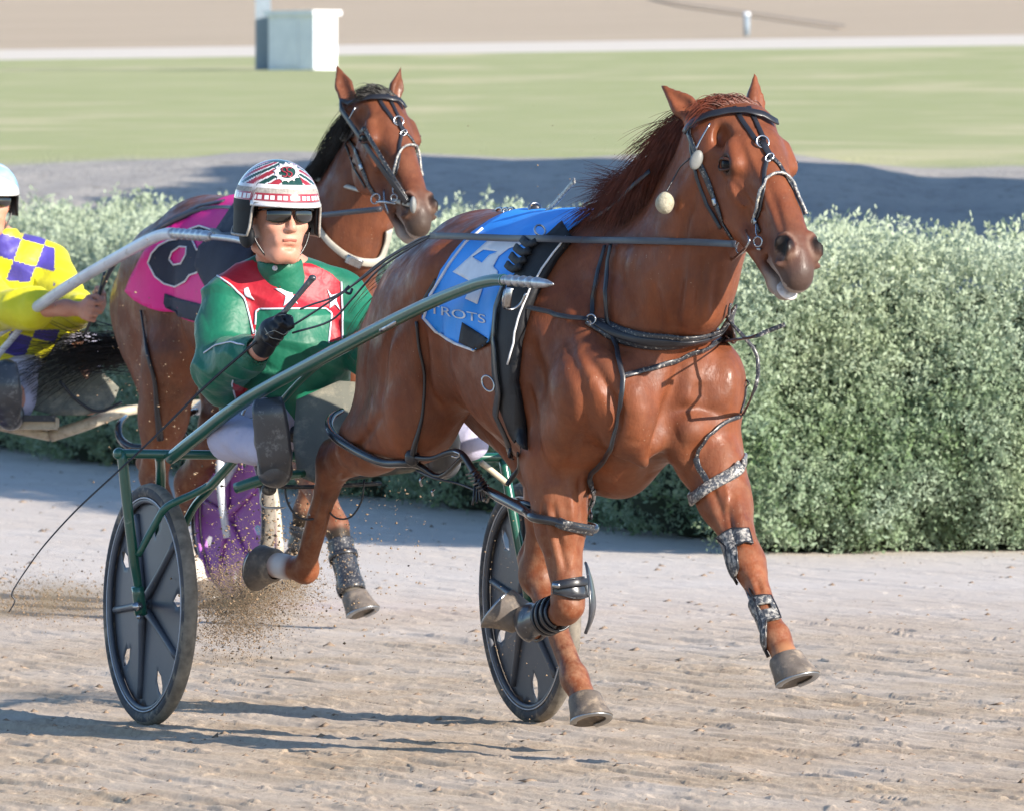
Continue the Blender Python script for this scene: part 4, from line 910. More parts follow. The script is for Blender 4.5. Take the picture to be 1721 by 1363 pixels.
P_, Q_ = onsurf(BA, [(572, 735), (600, 752), (630, 763), (655, 770)], .016)
tb('hindleg_loop', rt, [tuple(W(575, 690, 29.45)), tuple(W(558, 700, 29.38)), tuple(W(553, 716, 29.32))]+[tuple(p) for p in P_]+[tuple(W(683, 778, 28.95)), tuple(W(705, 782, 28.95)), tuple(W(740, 800, 28.9)), tuple(W(780, 765, 28.8))], [.008, .011, .0125, .0135, .014, .0135, .013, .012, .010, .008, .007], 'hobble_plastic', 10)
j0 = W(693, 768, 28.92)
part('joint', *ball(tuple(j0), (.022, .018, .026)), M['black_leather'], rt)
tb('hanger', rt, [pt(BA, 702, 540, .006), pt(BA, 705, 584, .006), pt(BA, 713, 630, .006), pt(BA, 711, 690, .006), pt(BA, 705, 720, .010), pt(BA, 699, 742, .014), tuple(j0)], [.0045, .0045, .0045, .0045, .006, .008, .011], 'black_leather')
tb('connecting_strap', rt, [tuple(j0), tuple(W(725, 770, 28.85)), tuple(W(755, 760, 28.8)), tuple(W(775, 762, 28.75)), tuple(W(795, 790, 28.65)), tuple(W(815, 820, 28.55))], [.008, .007, .009, .010, .010, .012], 'black_leather')
tb('connecting_strap', rt, [tuple(W(700, 790, 28.9)), tuple(W(730, 803, 28.8)), tuple(W(770, 812, 28.75)), tuple(W(805, 826, 28.65))], .0035, 'black_leather')
for i in range(5): tb('tied_end', rt, [tuple(W(800+i*2, 800, 28.6)), tuple(W(797+i*5, 830+i*3, 28.55+.02*i)), tuple(W(794+i*7, 848-i*4, 28.55))], .0035, 'black_leather')
for i in range(6): x = 792+i*4; y = 792+i*5.5; tb('lashing', rt, [tuple(W(x-8, y+5, 28.57)), tuple(W(x, y+2, 28.50)), tuple(W(x+9, y-5, 28.57))], .003, 'black_leather')
for (x, y, dx, dy) in ((762, 758, 10, 10), (712, 800, -6, 16), (730, 822, -4, 10)): tb('snap_hook', rt, [tuple(W(x, y, 28.7)), tuple(W(x+dx, y+dy*.4, 28.68)), tuple(W(x+dx*.6, y+dy, 28.7)), tuple(W(x-3, y+dy*.8, 28.7))], .003, 'steel')
tb('belly_strap', rt, [pt(BA, 876, 762, .01), tuple(W(872, 785, 28.45)), tuple(W(860, 803, 28.5)), tuple(W(852, 815, 28.5))], [.004, .006, .008, .007], 'black_leather')
# --- leg boots
def boot(label, nm, B, poly, mat, off=.010, th=.008, step=4, extra=None, group=None, holes=()):
    P0_ = onsurf(B, [poly[0]], 0)[0]; rt = thing(nm, label, 'leg boot', tuple(P0_[0]), group=group)
    part('shell', *decal(B, poly, step, off, th, holes), M[mat], rt); part('rim', *outline(B, poly, .003, off-.001, True, 2), M['black_leather'], rt); return rt
c7 = lambda L_: [(780+x/2.6219, 740+y/2.6219) for x, y in L_]
boot('mud-spattered knee boot on the stretched out foreleg of the leading horse', 'knee_boot', BA, c7([(1125, 425), (1180, 392), (1245, 392), (1268, 462), (1240, 452), (1202, 470), (1215, 560), (1190, 640), (1155, 585), (1133, 500)]), 'boot_muddy')
rt = boot('smooth dark knee boot with an upright flap on the bent foreleg of the leading horse', 'knee_boot', BA, [(934, 978), (960, 972), (985, 968), (990, 1000), (975, 1003), (950, 1000), (935, 997)], 'boot_shell', .011, .009)
part('flap', *ribbon([tuple(W(986, 950, 28.02)), tuple(W(990, 965, 28.0)), tuple(W(994, 990, 27.98)), tuple(W(996, 1015, 27.97)), tuple(W(993, 1040, 27.97)), tuple(W(984, 1064, 27.98))], [(1, -.30, 0)]*6, .050, .008, 5, lambda t: .75+.35*math.sin(t*3)-.75*max(0, t-.6)*2), M['boot_shell'], rt)
sp('buckle', rt, BA, [(936, 982), (940, 984), (945, 985)], .014, .01, 'steel', off=.02, n=1)
sp('strap', rt, BA, [(936, 985), (960, 981), (988, 978)], .020, .004, 'black_leather', off=.022)
boot('strapped dark tendon boot above the hoof of the stretched out foreleg', 'tendon_boot', BA, c7([(1250, 695), (1300, 688), (1345, 690), (1366, 732), (1390, 790), (1338, 800), (1335, 880), (1340, 955), (1312, 925), (1290, 810), (1264, 760)]), 'boot_muddy', holes=[c7([(1300, 728), (1345, 722), (1356, 745), (1312, 752)])])
kn = wl(foreRA[2]); fe = wl(foreRA[3]); rt = thing('tendon_boot', 'ribbed dark tendon boot on the folded foreleg of the leading horse', 'leg boot', tuple(fe))
L_ = (fe-kn).length; part('shell', *wrap(BA, kn, fe, (0, 0, 1), [(L_*.30, -2.9), (L_*1.12, -2.9), (L_*1.12, 2.9), (L_*.30, 2.9)], .010, .008, .012, .12, .045), M['boot_shell'], rt)
for t in (.38, .52, .62): loopband('strap', rt, BA, kn, fe, 'black_leather', .014, .006, (0, 0, 1), .014, L_*t, R=.12)
# reins of the leading horse come with the driver
# --- mane and forelock
def hair(name, root, mat, n_, startfn, r=.0016, seed=1, npt=9, lab=None):
    rg = np.random.default_rng(seed); S_ = []; prm = []
    for i in range(n_):
        s0, v, curl, ln, drop = startfn(rg); S_.append(np.array(s0)); prm.append((np.array(v)/np.linalg.norm(v), np.array(curl), ln, drop))
    def fn(s0, t, i):
        v, c, ln, dr = prm[i]; return s0+v*ln*t+c*ln*t*t-np.array([0, 0, dr*ln])*t**2.5
    V, F = strands(S_, fn, r, npt); return part(name, V, F, M[mat], root, label=lab)
crest = [np.array(FA.w(*p)) for p in [tuple(polA+np.array([-.04, 0, -.005])), (1.62, .06, 1.70), (1.50, .045, 1.61), (1.36, .02, 1.53), (1.22, .0, 1.48), (1.10, 0, 1.46)]]
crc = np.array(catmull(crest, 8))
def snapc(p, B=BA):
    h, nn, i, d = B.find_nearest(Vector(p)); return np.array(h), np.array(nn)
def mane_start(rg):
    t = rg.random()**1.2*.72; p = crc[int(t*(len(crc)-1))]+rg.normal(size=3)*.010
    h, nn = snapc(p+np.array([0, .035, .01])); cl = math.sin(t*23+1)
    if t < .42: v = (-.92+rg.normal()*.10, .22, .34+.26*cl+rg.normal()*.16); ln = .09+.11*rg.random(); cu = (-.05+.25*cl, .1, -.25-.3*cl); dr = .75+.5*rg.random()+.3*cl
    else: v = (-.92+rg.normal()*.10, .02, .10+.10*cl+rg.normal()*.10); ln = .08+.09*rg.random(); cu = (-.15, 0, .30+.3*cl+.2*rg.normal()); dr = .55+.35*rg.random()
    return h-nn*.004, v, cu, ln, dr
hair('mane', JA['root'], 'mane_red', 2000, mane_start, .0013, 3, 12)
def wisp_start(rg):
    t = rg.random()*.5; h, nn = snapc(crc[int(t*(len(crc)-1))]+np.array([0, .02, .01])); a = rg.random()
    return h, (-.9, .1, .55+.35*a), (-.15+.1*rg.normal(), 0, -.35-.5*a), .10+.13*rg.random(), .45+.6*rg.random()
hair('mane_wisps', JA['root'], 'mane_red', 520, wisp_start, .0013, 33, 14)
def fore_start(rg):
    h, nn = snapc(FA.w(*Q(-.045+.03*rg.random(), rg.normal()*.03, .0))); return h, (-.8+rg.normal()*.2, -.2, .5+rg.normal()*.15), (-.1, 0, -.2), .07+.06*rg.random(), .7
hair('forelock', JA['root'], 'mane_red', 420, fore_start, .0014, 4)
def tail_start(rg):
    return np.array(FA.w(.02, 0, 1.30))+rg.normal(size=3)*.02, (-.55+rg.normal()*.1, .55, .1+rg.normal()*.12), (-.1, .1, -.1), .16+.12*rg.random(), .5+.3*rg.random()
hair('tail', JA['root'], 'mane_red', 160, tail_start, .0015, 5, 12)
# ------------------------------------------------------------ sulkies
simple('green_paint', hexc('185547'), .28, c2=hexc('134a3d'), scale=10, coat=.5, dirt=hexc('7f8f83'), dscale=35, dlo=.63, dhi=.78)
simple('white_tube', hexc('c9cdd4'), .35, c2=hexc('b3b8c2'), scale=8, coat=.3, dirt=hexc('8d8577'), dscale=25, dlo=.58, dhi=.75); simple('cream_tube', hexc('c2b8a2'), .6, dirt=hexc('857a68'), dscale=20, dlo=.5, dhi=.7)
simple('alloy', hexc('b4b7bd'), .3, metal=.85, c2=hexc('8f9298'), dirt=hexc('77736a'), dscale=40, dlo=.6, dhi=.8)
simple('disc_grey', hexc('52565f'), .5, c2=hexc('474b54'), scale=5, coat=.15, dirt=hexc('6d6a68'), dscale=45, dlo=.62, dhi=.8)
simple('disc_purple', hexc('a564b4'), .5, c2=hexc('9557a6'), scale=5, dirt=hexc('9a7fa0'), dscale=30, dlo=.6, dhi=.8)
simple('rubber', hexc('45464c'), .8, c2=hexc('34353a'), scale=20, dirt=hexc('8c8172'), dscale=18, dlo=.5, dhi=.68); simple('tread', hexc('8b8377'), .95, c2=hexc('5f5a53'), scale=30)
simple('rim_white', hexc('c4c8d0'), .4); simple('seat_black', hexc('25262b'), .5, dirt=hexc('6c675f'), dscale=20)
simple('mesh_cloth', hexc('77776c'), .9, c2=hexc('63645c'), scale=7, bump=.6, bd=.004, dirt=hexc('a8a08c'), dscale=9, dlo=.5, dhi=.72)
simple('boot_black', hexc('3c4046'), .35, c2=hexc('2b2e33'), scale=9, coat=.3, dirt=hexc('7d7f80'), dscale=40, dlo=.55, dhi=.75)
def wheel(root, c, nrm, R, disc, spin=0.0, face=1):
    """disc wheel: tyre, rim, disc with five slots, five ribs, hub; nrm is the outward axle direction"""
    c = np.array(c, float); n_ = np.array(nrm, float); n_ /= np.linalg.norm(n_); u = np.cross(n_, [0, 0, 1.]); u /= np.linalg.norm(u); v = np.cross(n_, u); v = -v if v[2] < 0 else v
    P3 = lambda x, y, z=0: c+u*x+v*y+n_*z
    wr = thing('x', 'x', 'x'); bpy.data.objects.remove(wr)
    V = []; F = []; m, k = 96, 12
    for i in range(m):
        a = 2*math.pi*i/m
        for j in range(k):
            b = 2*math.pi*j/k; r = R-.024+.024*math.cos(b); V.append(P3(r*math.cos(a), r*math.sin(a), .024*math.sin(b)))
    F = [(i*k+j, ((i+1) % m)*k+j, ((i+1) % m)*k+(j+1) % k, i*k+(j+1) % k) for i in range(m) for j in range(k)]
    w_ = part('wheel', V, F, [M['rubber'], M['tread']], root)
    w_.data.polygons.foreach_set('material_index', [1 if (f % k in (0, 1, k-1, k-2)) else 0 for f in range(m*k)])
    for sg in (1, -1):
        part('rim', *ring(tuple(P3(0, 0, sg*.012)), tuple(n_), R-.050, .008, 96, 8), M['disc_grey'] if disc != 'disc_purple' else M[disc], w_)
        part('rim_line', *ring(tuple(P3(0, 0, sg*.020)), tuple(n_), R-.043, .0022, 96, 6), M['rim_white'], w_)
    Rd = R-.052; ring_ = [(Rd*math.cos(a), Rd*math.sin(a)) for a in np.linspace(0, 2*math.pi, 72, endpoint=False)]; holes = []
    for q in range(5):
        a = spin+2*math.pi*(q+.5)/5; hr = []
        for (dr, dt) in ((.045, 0), (.02, .016), (-.012, .019), (-.040, 0), (-.012, -.019), (.02, -.016)):
            rr = Rd*.80+dr; hr.append((rr*math.cos(a)-dt*math.sin(a), rr*math.sin(a)+dt*math.cos(a)))
        holes.append(hr)
    vs, fs = cdt(ring_, .02, holes)
    V = [P3(x, y, .012*max(0, 1-math.hypot(x, y)/Rd)**1.2) for x, y in vs]; part('disc', *shell(V, [n_]*len(V), orient(V, [n_]*len(V), fs), .002), M[disc], w_)
    for sg in (1, -1):
        for q in range(5):
            a = spin+2*math.pi*q/5; pts = [P3(r*math.cos(a), r*math.sin(a), sg*z) for r, z in ((.03, .022), (Rd*.5, .012), (Rd*.93, .003))]; part('rib', *tube([tuple(p) for p in pts], [.013, .010, .011], 10, 4), M[disc], w_)
        part('hub', *tube([tuple(P3(0, 0, sg*.01)), tuple(P3(0, 0, sg*.035)), tuple(P3(0, 0, sg*.04))], [.045, .026, .02], 16, 2, False), M[disc], w_)
    return w_
def tubep(name, root, pts, r, mat='green_paint', seg=12, n=6): return part(name, *tube([tuple(W(*p)) for p in pts], r, seg, n), M[mat], root)
rt = thing('sulky', 'dark green racing sulky with grey disc wheels behind the leading horse', 'sulky', tuple(W(571, 1219, 30.0)), group=None)
nA = (-.925, -.38, .02); cL = W(252, 1012, 30.06); cL.z = .352; cR = W(890, 1012, 30.18); cR.z = .352
wheel(rt, cL, nA, .356, 'disc_grey', -math.pi/2+.22); wheel(rt, cR, (-.925, -.38, -.03), .356, 'disc_grey', -math.pi/2+.5)
dep = lambda x, a=(290, 29.85), b=(930, 27.9): a[1]+(b[1]-a[1])*(x-a[0])/(b[0]-a[0])
shp = [(286, 770), (330, 735), (420, 668), (560, 592), (700, 520), (790, 482), (826, 472), (848, 471)]
tubep('shaft', rt, [(x, y, dep(x)) for x, y in shp], [.018, .019, .0195, .0195, .0185, .0175, .017, .016])
tp = [tuple(W(846+i*84/15, 471+i*7/15, dep(846+i*84/15))) for i in range(16)]; part('shaft_tip', *tube(tp, [.0170, .0118]*5+[.0165, .014, .013, .011, .007, .003], 12, 3), M['alloy'], rt)
gap = W(655, 548, dep(655)); tb('clamp', rt, [tuple(W(640, 556, dep(640)-.03)), tuple(W(662, 544, dep(662)-.03)), tuple(W(668, 536, dep(668)-.01))], .006, 'steel')
far = [(W(860, 768, 30.12)), FA.w(.25, .46, 1.02), FA.w(.8, .40, 1.22), FA.w(1.0, .34, 1.30), FA.w(1.18, .32, 1.31)]; tb('shaft', rt, far, [.018, .019, .018, .017, .012], 'green_paint', 12)
tubep('cross_tube', rt, [(198, 762, 29.86), (430, 765, 29.92), (650, 768, 29.98), (905, 768, 30.12)], .0135)
tubep('fork', rt, [(205, 760, 29.86), (212, 830, 29.87), (224, 930, 29.89), (232, 985, 29.92), (236, 1030, 29.94)], [.0155, .0155, .015, .013, .012]); part('cap', *ball(tuple(W(200, 762, 29.86)), .018), M['green_paint'], rt)
tb('axle_plate', rt, [W(231, 985, 29.91), W(237, 1032, 29.93)], [.018, .020], 'green_paint'); part('axle_bolt', *tube([tuple(W(233, 1018, 29.90)), tuple(W(229, 1019, 29.86))], .014, 8, 1), M['steel'], rt); 
part('axle_bolt', *tube([tuple(W(236, 1035, 29.90)), tuple(W(233, 1036, 29.87))], .007, 8, 1), M['steel'], rt)
tubep('fork', rt, [(268, 764, 29.95), (270, 800, 30.08), (268, 900, 30.14), (264, 1008, 30.14)], .0145)
tubep('axle', rt, [(233, 1018, 29.92), (264, 1010, 30.14)], .009, 'steel')
tubep('brace', rt, [(590, 572, 29.0), (505, 640, 29.3), (420, 740, 29.6), (360, 808, 29.75), (347, 818, 29.78), (325, 830, 29.80), (281, 851, 29.83), (262, 878, 29.86), (232, 933, 29.88)], [.009, .010, .0105, .011, .011, .011, .011, .011, .010])
tubep('brace', rt, [(400, 768, 29.93), (352, 822, 30.0), (318, 866, 30.1), (268, 990, 30.15)], .0115)
tubep('fork', rt, [(846, 772, 30.08), (862, 860, 30.06), (884, 978, 30.06), (888, 1010, 30.10)], .0145); tubep('fork', rt, [(905, 770, 30.2), (915, 880, 30.3), (905, 1010, 30.26)], .0145)
tubep('brace', rt, [(808, 776, 30.0), (838, 800, 30.02), (852, 812, 30.05)], .009, 'cream_tube'); tubep('brace', rt, [(925, 880, 29.98), (905, 910, 30.02), (886, 940, 30.06)], .008)
tubep('foot_peg', rt, [(396, 820, 29.45), (450, 803, 29.42), (510, 795, 29.5)], [.016, .016, .012]); tubep('stirrup_bar', rt, [(415, 815, 29.6), (500, 818, 29.6), (560, 816, 29.6), (640, 812, 29.7)], .006, 'seat_black')
part('stirrup_clamp', *ball(tuple(W(452, 822, 29.45)), (.022, .02, .018)), M['seat_black'], rt)
tb('seat_stay', rt, [W(400, 700, 29.9), W(375, 722, 29.9), W(352, 705, 29.9)], .012, 'alloy'); tb('hook', rt, [W(425, 672, 29.7), W(445, 684, 29.68), W(425, 704, 29.68), W(408, 700, 29.68), W(412, 686, 29.68)], .005, 'steel')
part('seat', *ball(tuple(W(490, 725, 30.06)), (.20, .16, .045), nu=28), M['seat_black'], rt)
tb('seat_post', rt, [W(490, 740, 30.05), W(500, 768, 29.98)], .02, 'green_paint')
for (pts, r) in (([(478, 800), (482, 840), (500, 868), (525, 872), (545, 860)], .0035), ([(560, 808), (545, 840), (520, 866)], .004), ([(612, 805), (608, 840), (590, 868), (565, 870), (545, 850)], .003), ([(442, 815), (440, 850), (478, 853)], .004)):
    tb('cable', rt, [W(x, y, 29.6) for x, y in pts], r, 'black_leather' if r < .0036 else 'alloy', 6)
# dust sheet between the shafts
def sheet(name, root, poly, d, mat, amp=.02, th=.003, step=14, seed=1):
    vs, fs = cdt(poly, step); P = []
    for x, y in vs: dd = d(x, y) if callable(d) else d; P.append(np.array(W(x, y, dd)))
    P = np.array(P); P[:, 1] += amp*hash3(P, 16, seed); Q_ = [np.array([0, -1., 0])]*len(P); return part(name, *shell(P, Q_, orient(P, Q_, fs), th), M[mat], root)
sheet('dust_sheet', rt, [(498, 672), (570, 640), (700, 650), (780, 668), (815, 712), (770, 745), (740, 772), (690, 794), (640, 800), (585, 808), (530, 812), (500, 800), (492, 740)], lambda x, y: 29.9-.25*(y-640)/170, 'mesh_cloth', .035)
#sheet('dust_sheet', rt, [(300, 690), (345, 700), (352, 750), (330, 765), (300, 762)], 30.1, 'mesh_cloth', .02)
# ------------------------------------------------------------ people
def vnorm(V, F):
    nn = np.zeros_like(V); a = np.cross(V[F[:, 2]]-V[F[:, 0]], V[F[:, 3]]-V[F[:, 1]])
    for k in range(4): np.add.at(nn, F[:, k], a)
    return nn/(np.linalg.norm(nn, axis=1)[:, None]+1e-12)
def skin_mat():
    g = N('skin'); c = g.ramp(g.noise(14, 4, .6), [(.3, hexc('b98069')), (.7, hexc('c6907a'))]); c = g.mix(g.ramp(g.noise(160, 2, .5), [(.6, (0, 0, 0, 1)), (.7, (.4, .4, .4, 1))]), c, hexc('a76f5a'))
    g.col(c); g.rough(.5); g.b.inputs['Subsurface Weight'].default_value = .12; g.b.inputs['Subsurface Radius'].default_value = (.012, .005, .003); g.b.inputs['Subsurface Scale'].default_value = .5
    g.bump(g.noise(180, 3, .6), .15, .001); M['skin'] = g.m
skin_mat()
def satin(name, c, c2, sc=9):
    g = N(name); g.col(g.ramp(g.noise(sc, 3), [(.3, c2), (.7, c)])); g.rough(.5); g.b.inputs['Sheen Weight'].default_value = .08; g.b.inputs['Specular IOR Level'].default_value = .45
    m = g.n('Math', operation='MULTIPLY_ADD'); n1 = g.n('TexNoise'); n1.inputs['Scale'].default_value = 8; n1.inputs['Detail'].default_value = 3; n1.inputs['Distortion'].default_value = 1.6; g.l(g.tc.outputs['Object'], n1.inputs['Vector'])
    g.l(n1.outputs[0], m.inputs[0]); m.inputs[1].default_value = 1.; g.l(g.noise(30, 2, .5), m.inputs[2]); g.bump(m.outputs[0], .35, .010); M[name] = g.m
satin('satin_green', hexc('0f6b50'), hexc('0b5a43')); satin('satin_red', hexc('b3182b'), hexc('9c1223')); satin('satin_yellow', hexc('d8d21f'), hexc('c6bf1a')); satin('satin_purple', hexc('4a3f9c'), hexc('3e3488')); satin('satin_white', hexc('dcdde6'), hexc('c5c6d2'))
simple('trouser_white', hexc('b9b7cc'), .75, c2=hexc('9f9db6'), scale=6, bump=.8, bd=.008, dirt=hexc('8b8590'), dscale=12, dlo=.58, dhi=.75); simple('glove', hexc('17181b'), .45, bump=.4); simple('hair_dark', hexc('2a1d17'), .6)
simple('lens', hexc('15120f'), .05, c2=hexc('0c0a09'), coat=1); simple('frame_black', hexc('101114'), .3); simple('stitch', hexc('9a9a90'), .7); simple('lip', hexc('a8604f'), .5)
simple('helm_green', hexc('24493f'), .2, c2=hexc('1c3a33'), coat=.7); simple('helm_red', hexc('9a2f38'), .25, coat=.7); simple('helm_white', hexc('d9d8da'), .25, coat=.6, dirt=hexc('8f8a85'), dscale=30, dlo=.6, dhi=.8); simple('helm_dark', hexc('1b1e22'), .6, spec=.2); simple('helm_blue', hexc('9fc3de'), .25, coat=.6, c2=hexc('86b0d2'))
def person_head(f, hc, fy, up, S=1.0):
    """face and skull into field f, head frame: x to the person's left, y forward, z up"""
    fy = np.array(fy, float); fy /= np.linalg.norm(fy); up = np.array(up, float); up -= fy*up.dot(fy); up /= np.linalg.norm(up); lx = np.cross(up, fy)
    lx = -lx if lx[0] < 0 else lx
    ax = np.array([lx, fy, up]); hc = np.array(hc, float); Q = lambda x, y, z: hc+(lx*x+fy*y+up*z)*S; R = lambda *r: tuple(v*S for v in r)
    f.ell(Q(0, -.015, .025), R(.077, .098, .100), ax, k=.03); f.ell(Q(0, .035, -.045), R(.058, .062, .078), ax, k=.03)
    f.ell(Q(0, .058, -.095), R(.034, .034, .026), ax, k=.02); f.ell(Q(0, .075, -.103), R(.018, .016, .014), ax, k=.012)
    for s in (-1, 1):
        f.ell(Q(s*.036, .066, -.022), R(.026, .022, .020), ax, k=.018); f.cone(Q(s*.056, .0, -.085), .018*S, Q(s*.022, .062, -.108), .016*S, k=.02)
        f.ell(Q(s*.033, .092, .018), R(.019, .012, .011), ax, k=.010, sub=True); f.cone(Q(s*.012, .088, .033), .009*S, Q(s*.052, .070, .034), .009*S, k=.012)
        f.ell(Q(s*.079, -.008, -.005), R(.008, .020, .032), ax, k=.008); f.ell(Q(s*.0105, .098, -.030), R(.0085, .010, .0075), ax, k=.005)
        f.ell(Q(s*.026, .080, -.055), R(.012, .008, .018), ax, k=.012, sub=False)
    f.cone(Q(0, .088, .020), .008*S, Q(0, .108, -.024), .0115*S, k=.010); f.ell(Q(0, .107, -.026), R(.010, .010, .009), ax, k=.006)
    f.ell(Q(0, .083, -.058), R(.024, .014, .010), ax, k=.01); f.ell(Q(0, .090, -.0555), R(.022, .008, .0045), ax, k=.004); f.ell(Q(0, .088, -.067), R(.018, .009, .0055), ax, k=.004)
    f.ell(Q(0, .100, -.0615), R(.026, .012, .0012), ax, k=.003, sub=True); f.ell(Q(0, .090, -.080), R(.018, .008, .005), ax, k=.01, sub=True)
    return Q, ax
def hand(f, base, axis, fwd, side, r=.009, grip=.016, S=1.0, thumb=True):
    """fist round a rod: axis = rod direction, fwd = the way the knuckles point from the palm, side = the way the fingertips close"""
    base = np.array(base, float); A = np.array(axis, float); A /= np.linalg.norm(A); Fw = np.array(fwd, float); Fw -= A*Fw.dot(A); Fw /= np.linalg.norm(Fw); Sd = np.array(side, float); Sd -= A*Sd.dot(A)+Fw*Sd.dot(Fw); Sd /= np.linalg.norm(Sd)
    ax = np.array([A, Fw, Sd]); f.ell(base-Sd*.020*S, (.042*S, .034*S, .016*S), ax, k=.012)
    for i in range(4):
        o = base+A*((i-1.5)*.0205*S); k = (.95, 1.05, 1.0, .85)[i]*S
        p0 = o-Sd*.022*S+Fw*.018*S; p1 = o+Fw*(.034*k)-Sd*.010*S; p2 = o+Fw*(.026*k)+Sd*.014*S; p3 = o+Fw*.002+Sd*.020*S
        f.cone(p0, r*1.1*S, p1, r*S, k=.006); f.cone(p1, r*S, p2, r*.92*S, k=.004); f.cone(p2, r*.92*S, p3, r*.8*S, k=.004)
    if thumb:
        t0 = base+A*.036*S-Sd*.014*S-Fw*.012*S; t1 = base+A*.050*S+Fw*.008*S+Sd*.004*S; t2 = base+A*.042*S+Fw*.024*S+Sd*.020*S
        f.cone(t0, r*1.3*S, t1, r*1.1*S, k=.008); f.cone(t1, r*1.1*S, t2, r*.9*S, k=.004)
def inpoly(p, pl):
    c = False; j = len(pl)-1
    for i in range(len(pl)):
        if (pl[i][1] > p[1]) != (pl[j][1] > p[1]) and p[0] < (pl[j][0]-pl[i][0])*(p[1]-pl[i][1])/(pl[j][1]-pl[i][1])+pl[i][0]: c = not c
        j = i
    return c
def helmet(root, Q, ax, r, cen, colfn, mats, open_az=60, S=1.0, eartop=-.05):
    """open-faced helmet shell over a head frame"""
    naz, nel = 180, 64; V = []; F = []; mi = []
    def emin(az):
        a = abs(math.degrees(az)); t = min(1, max(0, (a-open_az)/9)); t = t*t*(3-2*t); back = min(1, max(0, (a-110)/40)); return math.radians(4+(-46-4)*t+18*back)
    for th in (0, .012):
        for i in range(naz):
            az = -math.pi+2*math.pi*i/naz; e0 = emin(az)
            for j in range(nel+1):
                el = e0+(math.pi/2-e0)*(j/nel); k = math.cos(max(el, -.15)) if el < 0 else math.cos(el)
                V.append(Q(cen[0]+(r[0]-th)*math.sin(az)*k, cen[1]+(r[1]-th)*math.cos(az)*k, cen[2]+(r[2]-th)*(math.sin(el) if el > 0 else el*.82)))
    o1 = naz*(nel+1)
    for i in range(naz):
        i2 = (i+1) % naz; az = -math.pi+2*math.pi*(i+.5)/naz; e0 = emin(az)
        for j in range(nel):
            a, b, c, d = i*(nel+1)+j, i2*(nel+1)+j, i2*(nel+1)+j+1, i*(nel+1)+j+1; F.append((a, b, c, d)); mi.append(colfn(math.degrees(az), math.degrees(e0+(math.pi/2-e0)*((j+.5)/nel)), math.degrees(e0)))
            F.append((a+o1, d+o1, c+o1, b+o1)); mi.append(len(mats)-1)
        a, b = i*(nel+1), i2*(nel+1); F.append((a, a+o1, b+o1, b)); mi.append(len(mats)-1)
    o = part('helmet', V, F, [M[m] for m in mats], root); o.data.polygons.foreach_set('material_index', mi); return o, V, F
def garment(name, root, f, mats, classify, wr=.004, seed=1, it=3, freq=19):
    V, F = f.net(it, .5); nn = vnorm(V, F)
    fold = hash3(V*np.array([1, 1, .45]), freq, seed)*wr+hash3(V*np.array([.6, 1, 1.3]), freq*2.1, seed+1)*wr*.45
    fold += (1-np.abs(hash3(V*np.array([.8, .8, 1.2]), freq*.8, seed+2))*3).clip(0, 1)*wr*1.4
    s = 1 if (nn*(V-V.mean(0))).sum() > 0 else -1; V = V+nn*s*fold[:, None]
    o = part(name, V, F, [M[m] for m in mats], root); c = V[F].mean(1); n_ = nn[F].mean(1)*s; px, py = proj(c)
    o.data.polygons.foreach_set('material_index', classify(px, py, c, n_).astype(np.int32)); return V, F, o
c2 = lambda L_: [(300+x/2.725, 240+y/2.725) for x, y in L_]
# ---- driver of the green sulky
drv = thing('person', 'driver in a green and red satin jacket and patterned helmet holding a whip', 'person', tuple(W(490, 740, 30.02)))
hcA = W(467, 364, 29.86); SA = 1.07; fyA = (math.sin(.40), -math.cos(.40), -.06)
fb = Field(W(310, 860, 30.3)+Vector((0, -.95, 0)), W(700, 245, 30.3)+Vector((0, 0, 0)), .0042) if False else None
lo = (W(325, 830, 29.9).x, 29.12, W(325, 850, 29.9).z); hi = (W(690, 250, 29.9).x, 30.30, W(690, 252, 29.9).z)
fs_ = Field(lo, hi, .0045)
QA, axA = person_head(fs_, hcA, fyA, (0.02, 0, 1), SA)
def w3(x, y, d): return np.array(W(x, y, d))
fs_.cone(QA(0, -.03, -.07), .054, w3(474, 470, 29.98), .062, k=.03)
for a, b in ((-.040, .0), (.040, .0)): fs_.cone(QA(a, -.02, -.09), .012, w3(476, 455, 29.93), .010, k=.02)
fs_.cone(w3(476, 480, 30.0), .10, w3(480, 570, 30.0), .13, k=.05, lat=(1, 0, 0), sq=.85); fs_.cone(w3(480, 570, 30.0), .12, w3(488, 690, 30.08), .13, k=.05, lat=(1, 0, 0), sq=.85)
shR, elR_, wrR = w3(382, 505, 29.95), w3(368, 618, 29.86), w3(438, 588, 29.60); shL, elL_, wrL = w3(576, 500, 30.02), w3(622, 590, 29.92), w3(640, 556, 29.66)
for a, b, c in ((shR, elR_, wrR), (shL, elL_, wrL)): fs_.cone(a, .055, b, .042, k=.03); fs_.cone(b, .042, c, .028, k=.02)
# right hand closes on the whip handle
wa = w3(525, 468, 29.50); wb = w3(452, 556, 29.54); waxis = (wa-wb)/np.linalg.norm(wa-wb); hcen = w3(466, 556, 29.52)
hipR, knR_, anR = w3(455, 705, 30.0), w3(392, 735, 29.72), w3(455, 752, 29.42); hipL, knL_, anL = w3(520, 705, 30.05), w3(640, 720, 29.80), w3(720, 745, 29.50)
for h_, k_, a_ in ((hipR, knR_, anR), (hipL, knL_, anL)): fs_.cone(h_, .085, k_, .062, k=.04); fs_.cone(k_, .058, a_, .04, k=.02)
hand(fs_, hcen, waxis, (.35, -.9, .25), (.75, .1, -.6), .0088)
fs_.cone(wrR, .028, hcen-np.array([.02, -.01, .0]), .030, k=.02)
hand(fs_, w3(646, 548, 29.6), (.3, .2, 1), (0, -1, 0), (-1, 0, 0), .0088)
V_, F_ = fs_.net(2, .4); part('body', V_, F_, M['skin'], drv); BD = bvh(V_, F_)
